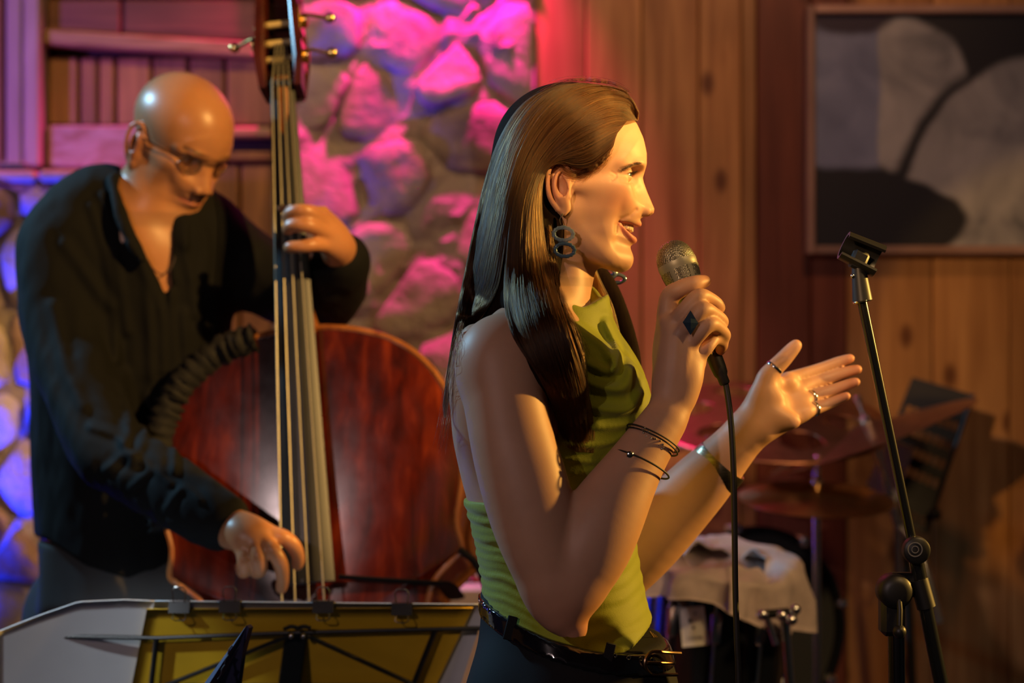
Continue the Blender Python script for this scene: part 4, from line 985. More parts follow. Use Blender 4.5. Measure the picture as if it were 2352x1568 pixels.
e2 = MB().ring(P(1392,628,2.59), (.3, 1, .2), .012, .0032, 30, 8, squash=.6).build('earring', glassy, singer); e2['label'] = 'far earring swinging beyond the chin'
MB().ring(P(1416,640,2.592), (.3, 1, .3), .011, .0028, 30, 8, squash=.5).build('resin_ring', smoke, e2)
MB().ball(P(1262,400,2.4225), .0011).build('ear_stud', steel, singer)
def ring_on(c, d, R0, r, name, mat, flat=1.0): return MB().ring(c, d, R0, r, 28, 8, flat=flat).build(name, mat, singer)
silver = plain('silver', (.80, .80, .80), .18, 1.0)
d1 = f_r[1][2]-f_r[1][1]; rg = ring_on(P(1588,738,2.358), d1, .0094, .0011, 'finger_ring', silver, 2.0); rg['label'] = 'silver ring with a large dark diamond-shaped stone'
gm = MB(); gc = P(1586,741,2.3465); u = P(1586,714,2.3465)-gc; w_ = P(1604,742,2.3465)-gc
gm.add([gc+u*1.05, gc+w_*1.0, gc-u*1.05, gc-w_*1.0, gc+np.array([0, -.0042, 0]), gc+np.array([0, .004, 0])], [[0,4,1],[1,4,2],[2,4,3],[3,4,0],[1,5,0],[2,5,1],[3,5,2],[0,5,3]]); gm.build('gemstone', plain('dark_crystal', (.03, .05, .08), .04, coat=.8), rg, smooth=False)
ring_on(P(1779,845,2.661), P(1800,824,2.662)-P(1762,868,2.660), .0116, .0014, 'finger_ring', silver, 1.8)
ring_on((f_l[2][0]*.45+f_l[2][1]*.55), f_l[2][1]-f_l[2][0], .0102, .0012, 'finger_ring', silver, 1.6); ring_on((f_l[3][0]*.35+f_l[3][1]*.65), f_l[3][1]-f_l[3][0], .0094, .0012, 'finger_ring', silver, 1.6)
# cord bracelets on the near wrist
cord = plain('black_cord', (.012, .010, .010), .6)
def bracelet(px, py, Y, d, ra, rb, r, tiltd, mat, name, parent=singer):
    a = np.asarray(d, float); return MB().ring(P(px, py, Y), a, ra, r, 44, 6, squash=rb/ra, up=(0, 1, 0)).build(name, mat, parent)
ax = P(1540,945,2.362)-P(1465,1058,2.335); ax /= np.linalg.norm(ax)
b1 = bracelet(1470,1066,2.334, ax+np.array([.10, 0, .55]), .0370, .0335, .0012, 0, cord, 'bracelet'); b1['label'] = 'thin black cord bracelet with a tiny silver heart'
MB().ball(P(1446,1044,2.304), (.0045, .002, .0045), 10, 8).build('heart_charm', silver, b1)
b2 = bracelet(1497,1014,2.346, ax+np.array([.05, 0, .35]), .0335, .0300, .0010, 0, cord, 'bracelet'); b2['label'] = 'double cord bracelet with a silver infinity link'
bracelet(1500,1006,2.346, ax+np.array([.12, 0, .50]), .0340, .0300, .0010, 0, cord, 'cord', b2)
for k in range(14):
    t = k/13*2*math.pi; c = P(1500+24*math.sin(t), 1007+20*math.sin(t)+8*math.sin(2*t), 2.3175+.003*abs(math.sin(t))); MB().ball(c, .0014, 8, 6).build('silver_bead', silver, b2)
# cuff on the far wrist
ax2 = P(1722,985,2.665)-P(1590,1130,2.685); ax2 /= np.linalg.norm(ax2)
cf = MB().ring(P(1647,1073,2.677), ax2, .0375, .0014, 48, 8, flat=9.0, up=(0, 1, 0), squash=.95).build('cuff_bracelet', plain('brushed_bronze', (.42, .38, .26), .30, 1.0, noise=.35, scale=60, stretch=(1, 1, 8), bump=.3, bscale=120), singer); cf['label'] = 'broad brushed metal cuff on the far wrist'
# ================================================================== the bass player
M = SDF()
YM = 3.46
psi, the = math.radians(40), math.radians(29)
Fm = np.array([math.cos(psi)*math.cos(the), -math.sin(psi)*math.cos(the), -math.sin(the)]); Lm = np.array([math.sin(psi), math.cos(psi), 0.]); Um = np.cross(Fm, Lm)
RM = np.column_stack([Fm, Lm, Um]); MS = 1.03
MO = P(318, 338, 3.36)+RM@np.array([0, .070, 0])
mprof = dict(poly=[(60,72),(97,66),(103,52),(106.5,36),(101.5,20),(109,2),(117,-14),(119.5,-22),(116,-28),(106,-31),(99,-34),(101.5,-40),(101,-44),(97.0,-48),(100.0,-52),(99,-57),(93,-64),(94,-74),(91.5,-86),(84,-95),(66,-99),(45,-95),(15,-72),(0,-40),(-20,0),(-30,40),(0,90)])
mR = [55,62,58,42,15,9,9.5,10,10,13,20,24,24,22,24,24,26,27,28,30,34,40,46,55,55,55,55]
def mwidth(x, z): return 48+13*np.clip((z+75)/95., 0, 1)
Lh, toLh, Eh, CHh = make_head(M, MO, RM, mprof, mR, dict(width=mwidth, skull=((8, 0, 56), (97, 73, 78))), MS)
for s in (-1, 1):
    Eh((58, s*36, -9), (27, 18, 22), 16); Eh((38, s*43, -44), (28, 13, 36), 16); Eh((74, s*16, -24), (26, 20, 21), 12); Eh((56, s*44, 5), (26, 14, 13), 14)
    Eh((91, s*23, 36), (13, 21, 8), 8); Eh((73, s*42, 33), (13, 13, 9), 9); Eh((92, s*33, 18), (14, 14, 11), 7, 's'); Eh((74, s*31, 20), (14.2, 14.5, 13.6), 3)
    Eh((104, s*12, -24), (10, 7, 8), 3); CHh([(60, s*43, 3), (34, s*55, 5), (8, s*61, 6)], [11, 9, 8], 12)
    CHh([(80, s*12, -86), (58, s*34, -82), (34, s*46, -70), (18, s*50, -50), (10, s*53, -25)], [11, 12, 12, 11, 9], 12); Eh((6, s*49, -22), (17, 13, 26), 10); Eh((38, s*48, -13), (24, 10, 18), 14)
    def lids2(X, EC=np.array([74, s*31, 20.]), s=s):
        p = toLh(X)-EC; r = np.linalg.norm(p, axis=1)+1e-6; az = np.degrees(np.arctan2(s*p[:, 1], p[:, 0])); el = np.degrees(np.arcsin(np.clip(p[:, 2]/r, -1, 1)))
        h = 6.5*np.clip(1-np.abs((az-8)/58.)**2.4, -2, 1); return np.maximum((np.abs(el+12+.001*(az-8)**2)-h)*r/57.3, r-19)*.001
    bb_ = np.array([Lh(np.array([74, s*31, 20])+20*np.array([a, b, c])) for a in (-1, 1) for b in (-1, 1) for c in (-1, 1)]); M.fun(lids2, bb_.min(0), bb_.max(0), .0008, 's')
    # ear
    m = lambda px, py, dy: ((px-1290)*.60-2, s*(65+dy), (445-py)*.60)
    CHh([m(1300,415,0), m(1288,440,2), m(1290,470,2)], [10,11,9], 5); Eh(m(1280,432,5), (14, 5, 24), 4, rot=rotm('Z', s*22)); Eh(m(1285,440,10), (8.5, 6, 14), 2, 's', rot=rotm('Z', s*22))
    CHh([m(1304,428,4), m(1302,400,5), m(1290,384,7), m(1272,383,10), m(1258,402,13), m(1256,436,13), m(1264,470,10), m(1282,492,5)], [2.8,2.9,3.2,3.4,3.5,3.4,3.3,3.4], 1.3)
    CHh([m(1287,404,7), m(1274,418,11), m(1272,445,11), m(1282,468,7)], [1.8,2.2,2.5,2.2], 1.6); Eh(m(1291,487,5), (6.5, 4, 8.5), 2.5)
ULm = [(84,-24,-46.5),(94,-14,-45.5),(98.6,0,-44.6),(94,14,-45.5),(84,24,-46.5)]; LLm = [(84,-23,-48),(93,-13,-51),(97,0,-52.5),(93,13,-51),(84,23,-48)]
CHh(ULm, [1.5,2.6,3.2,2.6,1.5], 1.6); CHh(LLm, [1.5,3.2,4.0,3.2,1.5], 1.6)
CHh([(86,-26,-47.5),(95,-14,-48.2),(100,0,-48.3),(95,14,-48.2),(86,26,-47.5)], [.5,.9,.9,.9,.5], 1.2, 's')
# neck, chest (under the shirt)
nk = Lh((8, 0, -55)); M.chain([Lh((0, 0, -20)), nk, P(322,520,3.42), P(315,600,3.44)], [.054,.056,.060,.085], .025)
M.chain([P(250,470,3.43), P(180,520,3.43)], [.045,.04], .04); M.chain([P(385,500,3.45), P(460,530,3.47)], [.045,.04], .04)
tm = [(430,250,440,70),(480,170,480,95),(540,100,520,112),(620,84,530,120),(760,80,520,122),(950,82,490,118),(1120,86,465,116),(1260,95,450,118),(1400,100,440,122)]
mz = np.array([zw(a[0], YM) for a in tm])[::-1]; mc = np.array([xw((a[1]+a[2])/2, YM) for a in tm])[::-1]; ma = np.array([PX((a[2]-a[1])/2, YM) for a in tm])[::-1]; mb_ = np.array([a[3]*.001 for a in tm])[::-1]
mzz = np.linspace(mz[0], mz[-1], 120)
def sm2(v):
    y = np.interp(mzz, mz, v); k = np.exp(-np.linspace(-2, 2, 21)**2); k /= k.sum(); return np.convolve(np.pad(y, 10, mode='edge'), k, 'valid')
MC, MA, MBs = sm2(mc), sm2(ma), sm2(mb_)
def mtorso(X, grow=0.0):
    z = X[:, 2]; c = np.interp(z, mzz, MC); a = np.interp(z, mzz, MA)+grow; b = np.interp(z, mzz, MBs)+grow
    rr = (np.abs((X[:, 0]-c)/a)**2.2+np.abs((X[:, 1]-YM)/b)**2.2)**(1/2.2); return smax(smax((rr-1)*np.minimum(a, b), z-mzz[-1], .04), mzz[0]-z, .02)
TLO, THI = [MC.min()-.25, YM-.16, mzz[0]-.02], [MC.max()+.25, YM+.16, mzz[-1]+.02]
M.fun(lambda X: mtorso(X, -.008), TLO, THI, .03)
ra_ = [P(140,600,3.40), P(150,760,3.36), P(215,960,3.26), P(250,1035,3.22)]; rf_ = [P(250,1035,3.22), P(370,1110,3.15), P(470,1175,3.10), P(530,1208,3.085)]
la_ = [P(480,560,3.52), P(610,640,3.50), P(742,690,3.44)]; lf_ = [P(742,690,3.44), P(768,640,3.36), P(782,588,3.29)]
M.chain(ra_, [.050,.045,.040,.036], .03); M.chain(rf_, [.036,.036,.030,.0275], .02, n=5)
M.chain(la_, [.050,.044,.038], .03); M.chain(lf_, [.038,.034,.029], .02)
# right hand plucking the strings
def mf(p, r, k=.005): M.chain(p, r, k, n=5)
rm_ = [P(622,1226,3.052), P(606,1242,3.040), P(586,1250,3.034), P(560,1262,3.036)]
for i, p in enumerate(rm_): M.chain([P(538-3*i,1203+8*i,3.075), (p+P(540,1210,3.075))/2+[0, -.006, .003], p], [.0205,.0185,.0125], .010)
mf([rm_[0], P(655,1236,3.046), P(676,1256,3.056), P(685,1282,3.078), P(682,1298,3.090)], [.0125,.0110,.0105,.0095,.0085], .003)
mf([rm_[1], P(628,1266,3.026), P(645,1296,3.034), P(649,1330,3.056), P(646,1352,3.074)], [.0125,.0110,.0105,.0092,.0082], .003)
mf([rm_[2], P(594,1280,3.022), P(596,1306,3.034), P(588,1312,3.062), P(580,1296,3.078)], [.0122,.0112,.0108,.0095,.008], .003)
mf([rm_[3], P(562,1288,3.026), P(562,1310,3.038), P(556,1312,3.064), P(552,1298,3.078)], [.0115,.0104,.0098,.0085,.0075], .003)
mf([P(545,1205,3.08), P(585,1222,3.092), P(612,1246,3.094), P(628,1262,3.090)], [.016,.0135,.0115,.009], .008)
# left hand stopping the strings
lm_ = [P(735,487,3.230), P(746,512,3.222), P(752,538,3.220), P(752,564,3.224)]
for i, p in enumerate(lm_): M.chain([P(784-2*i,578+2*i,3.285), (p+P(784,580,3.285))/2+[.004, -.004, 0], p], [.021,.019,.0125], .012)
mf([lm_[0], P(705,462,3.205), P(676,456,3.200), P(655,466,3.212), P(648,475,3.220)], [.0125,.0112,.0105,.0098,.0085])
mf([lm_[1], P(715,490,3.195), P(690,483,3.190), P(666,492,3.200), P(660,502,3.210)], [.0125,.0112,.0108,.0098,.0085])
mf([lm_[2], P(718,520,3.193), P(692,516,3.188), P(668,520,3.196), P(660,528,3.206)], [.0120,.0110,.0105,.0095,.0082])
mf([lm_[3], P(722,562,3.198), P(698,566,3.192), P(672,567,3.196), P(662,568,3.204)], [.0112,.0100,.0095,.0088,.0078])
mf([P(770,575,3.29), P(735,590,3.31), P(712,585,3.31), P(700,560,3.31)], [.018,.0135,.012,.0095], .01)
V1, F1 = M.mesh(.0020, MO-np.array([.14, .14, .135]), MO+np.array([.14, .14, .19]))
keep_z = None
V2, F2 = M.mesh(.0034, [-.92, 2.985, .86], [-.24, 3.62, MO[2]-.133])
MV = np.vstack([V1, V2]); MF = np.vstack([F1, F2+len(V1)]); qm = toLh(MV)
me = mesh_np('player_body', MV, MF)
hm = (qm[:, 0] > 70) & (qm[:, 2] < -35) & (qm[:, 2] > -62) & (np.abs(qm[:, 1]) < 32); lipm = np.zeros(len(qm))
lipm[hm] = np.maximum(near_chain(qm[hm], ULm, 3.4), near_chain(qm[hm], LLm, 4.4))
stub = (np.linalg.norm(qm, axis=1) < 160)*(np.exp(-(((qm[:, 0]-84)/22)**2+(qm[:, 1]/26)**2+((qm[:, 2]+72)/20)**2))*.5+np.exp(-(((qm[:, 0]-99)/9)**2+(qm[:, 1]/24)**2+((qm[:, 2]+38)/5)**2))*.15)
browz = np.zeros(len(qm)); bd = line_dist([(104,38),(96,41),(84,41),(72,36)])(qm[:, 0], qm[:, 2]); okb = (np.abs(qm[:, 1]) > 8) & (np.abs(qm[:, 1]) < 52) & (qm[:, 0] > 60) & (np.linalg.norm(qm, axis=1) < 160)
browz[okb] = np.clip(1.2-bd[okb]/3.6, 0, 1)*.85
set_attr(me, 'lip', np.clip(lipm, 0, 1)*.7); set_attr(me, 'brow', np.maximum(browz, np.clip(stub, 0, 1)*.55)); set_attr(me, 'flush', np.clip(np.exp(-(((qm[:, 0]+6)/25)**2+((np.abs(qm[:, 1])-80)/10)**2+(qm[:, 2]/35)**2))*.7, 0, 1))
m_skin = skin_mat('skin_tan', (.43, .19, .085), (.36, .10, .05), (.42, .13, .10), (.05, .028, .018), .36)
player = thing('person', 'bald bespectacled man in open black shirt bending over an upright bass', 'person', (xw(290, YM), YM, 0))
link('body', me, m_skin, player)
for s in (-1, 1): eyeball(Lh((74, s*31, 20)), .0126, RM@np.array([1, 0, -.35]), player)
# glasses
wire = plain('glasses_wire', (.10, .075, .05), .3, 1.0); lensm = plain('glasses_lens', (.9, .9, .9), .02, trans=1.0)
g = MB()
def lens_pts(s): return [Lh((98-.10*abs(19*math.cos(t)+33-16)-(.35*max(0, 33+19*math.cos(t)-22)), s*(33+19*math.cos(t)), 14+13*math.sin(t))) for t in np.linspace(0, 2*math.pi, 29)]
for s in (-1, 1):
    p = lens_pts(s); gl = MB().tube(p, .0009, 6, cap=False)
    if s == -1: fr_ = gl.build('glasses', wire, player); fr_['label'] = 'thin wire-rimmed eyeglasses'
    else: gl.build('rim', wire, fr_)
    c = np.mean(p[:-1], 0); MB().add(list(p[:-1])+[c], [[i, (i+1) % 28, 28] for i in range(28)]).build('lens', lensm, fr_)
    e = Lh((85, s*54, 22)); MB().tube([Lh((89, s*51.5, 18)), e, Lh((50, s*66, 22)), Lh((4, s*74, 20)), Lh((-12, s*76, 4))], .0012, 6).build('temple', wire, fr_)
MB().tube(catmull([Lh((98, -14, 19)), Lh((105, 0, 22)), Lh((98, 14, 19))], 6), .0009, 6).build('bridge', wire, fr_)
# shirt
S_ = SDF()
S_.fun(lambda X: mtorso(X, .008), TLO, THI, .03)
S_.chain([P(255,455,3.43), P(185,500,3.42), P(145,560,3.41)], [.056,.060,.062], .04); S_.chain([P(380,490,3.46), P(450,520,3.48), P(490,565,3.50)], [.050,.056,.060], .04)
S_.chain([P(142,580,3.40), P(150,760,3.36), P(210,950,3.26), P(250,1035,3.22)], [.066,.062,.055,.052], .04)
S_.chain([P(250,1035,3.22), P(340,1095,3.165), P(440,1158,3.115), P(515,1200,3.09)], [.052,.050,.044,.039], .02)
S_.chain([P(485,560,3.52), P(610,640,3.50), P(742,688,3.44)], [.062,.058,.054], .03); S_.chain([P(742,688,3.44), P(766,645,3.37), P(786,592,3.30)], [.054,.050,.042], .02)
# collar
S_.chain([Lh((-18, -48, -70)), Lh((-42, -20, -64)), Lh((-46, 15, -64)), Lh((-25, 48, -70))], [.012,.013,.013,.012], .010, flat=(Um, 1.0))
S_.chain([P(262,412,3.37), P(272,470,3.335), P(300,540,3.318), P(330,585,3.315)], [.012,.014,.015,.008], .008, flat=((.7, -.7, 0), .5))
S_.chain([P(402,462,3.42), P(408,520,3.375), P(420,560,3.355)], [.012,.016,.010], .008, flat=((-.3, -.9, 0), .5))
MPX = lambda X: (CX+X[:, 0]/X[:, 1]*FPX, CY-(X[:, 2]-CAMZ)/X[:, 1]*FPX)
vpoly = lut2(poly_sdf([(268,430),(300,520),(352,610),(386,672),(392,664),(394,560),(398,470),(360,380),(280,380)]), 0, 900, 300, 1500, 4)
S_.fun(lambda X: smax(vpoly(*MPX(X))*(YM/FPX), X[:, 1]-YM, .005), [-.8, 3.2, 1.3], [-.45, YM, 1.75], .004, 's')
sf = [([(235,450),(262,560),(275,660),(290,760)], 8, 12), ([(210,470),(245,590),(262,720),(270,830)], 7, 11), ([(300,560),(335,650),(345,760),(350,880)], 7, 12), ([(330,600),(372,720),(376,850)], 6, 11), ([(392,668),(400,800),(404,950),(400,1080)], 8, 9),
      ([(150,560),(220,660),(250,700)], 6, 14), ([(120,700),(150,840),(190,930)], 6, 14), ([(280,860),(300,960),(280,1040)], 8, 14), ([(340,900),(330,1000),(300,1060)], 7, 12), ([(210,980),(270,1000),(310,1060)], 7, 10), ([(240,1080),(300,1040),(340,1070)], 6, 9), ([(300,1120),(350,1080),(390,1110)], 6, 8), ([(380,1170),(420,1120),(460,1150)], 5, 8), ([(420,560),(440,650),(450,720)], 6, 12), ([(420,720),(425,820),(420,930)], 6, 12)]
def smap(x, z):
    h = np.zeros(len(x))
    for pts, ht, wd in sf:
        d = line_dist(catmull(np.array(pts, float), 5))(x, z); h = h+ht*np.exp(-(d/wd)**2)-.5*ht*np.exp(-((d-wd*1.7)/wd)**2)
    return h
sl = lut2(smap, 0, 900, 380, 1300, 4)
S_.fun(lambda X: sl(*MPX(X))*.0006+(noise3(X*np.array([22, 22, 9.]))-.5)*.007+(noise3(X*np.array([60, 60, 30.]))-.5)*.003, [-1, 3, .8], [-.1, 3.7, 1.8], 0, 'e')
hemp = lut2(poly_sdf([(-200,200),(1200,200),(1200,1260),(520,1260),(440,1300),(300,1330),(200,1300),(110,1240),(60,1225),(-200,1220)]), -200, 1200, 200, 1500, 5)
S_.fun(lambda X: hemp(*MPX(X))*(YM/FPX), [-1.2, 3, .7], [0, 3.7, 1.9], .004, 'i')
SV, SF = S_.mesh(.0042, [-.95, 3.0, .88], [-.22, 3.66, 1.66])
black_shirt = cloth('black_cotton', (.0032, .0032, .0030), .85, 1200, .25, 0, .3)
sh = link('shirt', mesh_np('shirt', SV, SF), black_shirt, player)
#MB().box(P(432,690,3.325), (.085, .010, .10), R=rotm('Y', 8), bev=.003).build('breast_pocket', black_shirt, sh)
MB().tube(catmull([P(396,470,3.40), P(404,560,3.36), P(396,610,3.348), P(372,632,3.342)], 6), .0011, 6).build('neck_cord', plain('leather_cord', (.04, .02, .012), .6), player)
MB().tube(catmull([P(290,470,3.36), P(320,560,3.342), P(350,615,3.340), P(372,632,3.342)], 6), .0011, 6).build('neck_cord', MATS['leather_cord'], player)
# trousers and shoes
Q = SDF(); Q.fun(lambda X: mtorso(X, .0), TLO, THI, .03)
for dx, dy in ((165, .06), (345, -.04)): Q.chain([P(dx+40, 1420, YM+dy), (xw(dx, YM), YM+dy, .50), (xw(dx-10, YM), YM+dy+.02, .07)], [.115,.085,.075], .03)
Q.fun(lambda X: (noise3(X*np.array([20, 20, 8.]))-.5)*.010, [-1, 3, -.1], [-.1, 3.7, 1.8], 0, 'e')
Q.fun(lambda X: X[:, 2]-zw(1235, YM), [-1, 3, -.1], [-.1, 3.7, 1.8], .004, 'i')
QV, QF = Q.mesh(.0065, [-.95, 3.25, .03], [-.38, 3.66, 1.02]); link('trousers', mesh_np('trousers', QV, QF), cloth('grey_trouser_cloth', (.035, .033, .032), .8, 900, .2, 0), player)
for dx, dy in ((165, .06), (345, -.04)): MB().ball((xw(dx-10, YM)+.04, YM+dy-.03, .04), (.10, .12, .04), 18, 10).build('shoe', MATS['shoe_black'], player)
# ================================================================== upright bass
def varnish():
    m, nt, b = nodes_of('red_varnish'); tc = nd(nt, 'ShaderNodeTexCoord'); mp = nd(nt, 'ShaderNodeMapping'); mp.inputs['Scale'].default_value = (14, 14, 1.2); lk(nt, tc.outputs['Object'], mp.inputs[0])
    n1 = nd(nt, 'ShaderNodeTexNoise', i_Scale=3.0, i_Detail=6.0, i_Distortion=.4); lk(nt, mp.outputs[0], n1.inputs['Vector']); r = ramp(nt, [(.25, (.018, .002, .001)), (.55, (.075, .007, .002)), (.8, (.18, .024, .005))]); lk(nt, n1.outputs[0], r.inputs[0])
    n2 = nd(nt, 'ShaderNodeTexNoise', i_Scale=4.0, i_Detail=4.0); lk(nt, tc.outputs['Object'], n2.inputs['Vector']); mr = nd(nt, 'ShaderNodeMapRange'); mr.inputs[1].default_value = .35; mr.inputs[2].default_value = .65; mr.inputs[3].default_value = .45; mr.inputs[4].default_value = 1.2; lk(nt, n2.outputs[0], mr.inputs[0])
    mx = nd(nt, 'ShaderNodeMix', data_type='RGBA', blend_type='MULTIPLY'); mx.inputs[0].default_value = 1; lk(nt, r.outputs[0], mx.inputs[6]); lk(nt, mr.outputs[0], mx.inputs[7]); lk(nt, mx.outputs[2], b.inputs['Base Color'])
    n3 = nd(nt, 'ShaderNodeTexNoise', i_Scale=30.0, i_Detail=3.0); lk(nt, tc.outputs['Object'], n3.inputs['Vector']); r3 = nd(nt, 'ShaderNodeMapRange'); r3.inputs[3].default_value = .12; r3.inputs[4].default_value = .26; lk(nt, n3.outputs[0], r3.inputs[0]); lk(nt, r3.outputs[0], b.inputs['Roughness'])
    b.inputs['Coat Weight'].default_value = .3; b.inputs['Coat Roughness'].default_value = .15; return m
VAR = varnish(); RIB = wood('bass_rib_wood', (.14, .035, .010), (.40, .15, .04), (8, 8, 2), 4, .25, coat=.5); EBONY = plain('ebony', (.012, .012, .013), .38, noise=.3, scale=60, stretch=(1, 1, .1)); BRASS = plain('brass', (.72, .50, .18), .25, 1.0)
bN, bE = P(645,195,3.36), P(703,1335,3.13); du = (bE-bN); BL = np.linalg.norm(du); du /= BL
dv = np.array([1., -.10, 0]); dv -= dv@du*du; dv /= np.linalg.norm(dv); dw = np.cross(du, dv); dw = dw if dw[1] < 0 else -dw
def B3(u, v, w): return bN+du*u+dv*v+dw*w
bass = thing('double_bass', 'dark red varnished upright bass played by the man', 'double bass', B3(1.78, 0, -.10))
ou = np.array([(.415,.0),(.418,.05),(.428,.10),(.448,.15),(.485,.197),(.54,.232),(.61,.250),(.69,.246),(.755,.232),(.80,.238),(.815,.222),(.85,.186),(.91,.170),(.98,.176),(1.04,.205),(1.065,.245),(1.08,.256),(1.13,.292),(1.23,.330),(1.33,.328),(1.42,.280),(1.48,.20),(1.515,.10),(1.525,.0)])
oc = catmull(ou, 4); oc[:, 1] = np.maximum(oc[:, 1], 0)
side = np.vstack([oc, np.column_stack([oc[::-1, 0], -oc[::-1, 1]])[1:-1]]); nO = len(side)
plate_w = lambda u: -(.050+(u-.415)*.100)
def plate(front, name, mat):
    ctr = np.array([.93, 0]); V = []; ks = [1.0, .97, .93, .85, .7, .5, .3, .12]
    for k in ks:
        for (u, v) in side:
            uu = ctr[0]+(u-ctr[0])*(k if k < .999 else 1.0); vv = v*k; arch = .028*(1-k**2.2)
            V.append(B3(uu, vv, plate_w(uu)+(arch if front else -.195-arch*.6)))
    V.append(B3(ctr[0], 0, plate_w(ctr[0])+(.028 if front else -.195-.017))); F = []
    for r in range(len(ks)-1):
        for i in range(nO): F.append([r*nO+i, (r+1)*nO+i, (r+1)*nO+(i+1) % nO, r*nO+(i+1) % nO])
    F += [[(len(ks)-1)*nO+i, len(V)-1, (len(ks)-1)*nO+(i+1) % nO] for i in range(nO)]
    return MB().add(V, F).build(name, mat, bass, angle=60)
plate(True, 'top_plate', VAR); plate(False, 'back_plate', VAR)
# overhanging edge of both plates, ribs
def rim(w0, name): return MB().tube([B3(u, v*1.012, plate_w(u)+w0) for u, v in np.vstack([side, side[:1]])], .0055, 8, cap=False).build(name, RIB, bass)
rim(-.002, 'edge_binding'); rim(-.193, 'edge_binding')
V = []; 
for w in (-.002, -.07, -.13, -.193): V += [B3(u, v*.985, plate_w(u)+w) for u, v in side]
MB().add(V, [[r*nO+i, r*nO+(i+1) % nO, (r+1)*nO+(i+1) % nO, (r+1)*nO+i] for r in range(3) for i in range(nO)]).build('ribs', RIB, bass, angle=60)
# neck, heel, fingerboard, nut
nkv = lambda u: .0
MB().tube([B3(u, 0, w) for u, w in ((-.02,-.022),(.10,-.026),(.30,-.030),(.38,-.036),(.42,-.065),(.45,-.12))], [.019,.020,.0225,.026,.034,.036], 16).build('neck', RIB, bass)
V = []; us = np.linspace(0, BL, 24); cr = 9
for u in us:
    hw = .0205+(.0430-.0205)*u/BL
    for j in range(cr): a = -1+2*j/(cr-1); V.append(B3(u, a*hw, -.004-.010*a*a*(hw/.043)-.002))
    for j in range(cr)[::-1]: a = -1+2*j/(cr-1); V.append(B3(u, a*hw*.98, -.004-.010*(hw/.043)-.014))
n_ = 2*cr; F = [[r*n_+i, (r+1)*n_+i, (r+1)*n_+(i+1) % n_, r*n_+(i+1) % n_] for r in range(len(us)-1) for i in range(n_)]+[list(range(n_)), [(len(us)-1)*n_+i for i in range(n_)][::-1]]
MB().add(V, F).build('fingerboard', EBONY, bass, angle=35)
Rb = np.column_stack([dv, dw, du])
MB().box(B3(-.004, 0, -.004), (.046, .016, .010), R=Rb, bev=.002).build('nut', EBONY, bass)
# strings
strm = plain('wound_string', (.24, .22, .17), .45, .7)
top_x = (626, 639, 652, 665); bot_x = (648, 678, 710, 745)
for a, b in zip(top_x, bot_x):
    p0 = P(a, 195, 3.352); p1 = P(b, 1380, 3.108); d_ = (p1-p0)/np.linalg.norm(p1-p0); v0 = (p0-bN)@dv
    p2 = p0+d_*1.075; MB().tube([B3(-.09, v0*.55, -.016), p0+dw*.003, p0+d_*.5+dw*.006, p2], .00165, 8).build('string', strm, bass)
# bridge, tailpiece, end pin
bw = plate_w(1.075)+.026
MB().prism([B3(1.07, v, w) for v, w in ((-.085, bw),(-.055, bw),(-.03, bw+.03),(.03, bw+.03),(.055, bw),(.085, bw),(.075, bw+.06),(.058, bw+.118),(0, bw+.132),(-.058, bw+.118),(-.075, bw+.06))], du*.012).build('bridge', wood('maple', (.40, .26, .12), (.60, .42, .22), (6, 6, 1), 5, .5), bass, smooth=False)
MB().prism([B3(1.17, -.03, bw+.075), B3(1.17, .03, bw+.075), B3(1.47, .055, bw+.02), B3(1.47, -.055, bw+.02)], -dw*.018).build('tailpiece', EBONY, bass, smooth=False)
MB().tube([B3(1.50, 0, -.26), B3(1.60, 0, -.26), B3(1.52, 0, -.26)+np.array([0, .03, 0])+np.array([0, 0, -B3(1.52, 0, -.26)[2]+.006])], [.012,.008,.006], 12).build('endpin', plain('chrome', (.85, .85, .86), .08, 1.0), bass)
# f-holes
for s in (-1, 1):
    pts = catmull([B3(.905+.03, s*.075, plate_w(.93)+.026), B3(.90, s*.095, plate_w(.90)+.021), B3(.96, s*.115, plate_w(.96)+.021), B3(1.05, s*.125, plate_w(1.05)+.021), B3(1.10, s*.150, plate_w(1.10)+.020), B3(1.08, s*.172, plate_w(1.08)+.018)], 6)
    MB().tube(pts, .0065, 8, flat=.5).build('sound_hole', plain('void_black', (.004, .003, .003), .9), bass)
# pegbox, scroll and machine heads
ck = plain('pegbox_wood', (.060, .010, .006), .25, noise=.5, scale=20, coat=.5)
for s in (-1, 1):
    o_ = [B3(.005, s*.024, .008), B3(-.05, s*.030, .012), B3(-.20, s*.021, .004), B3(-.25, s*.017, -.006), B3(-.25, s*.017, -.046), B3(-.20, s*.021, -.055), B3(-.05, s*.030, -.056), B3(.012, s*.022, -.046)]
    MB().prism(o_, dv*s*.012).build('pegbox_cheek', ck, bass, smooth=False)
MB().prism([B3(.012, -.03, -.040), B3(.012, .03, -.040), B3(-.25, .022, -.040), B3(-.25, -.022, -.040)], -dw*.014).build('pegbox_back', ck, bass, smooth=False)
sc_ = [B3(-.25-.052*math.sin(t)*(1-t/22), 0, -.026+(.052*(1-t/18))*math.cos(t)-.03) for t in np.linspace(0, 11, 40)]
MB().tube(sc_, np.linspace(.018, .010, 40), 12).build('scroll', ck, bass)
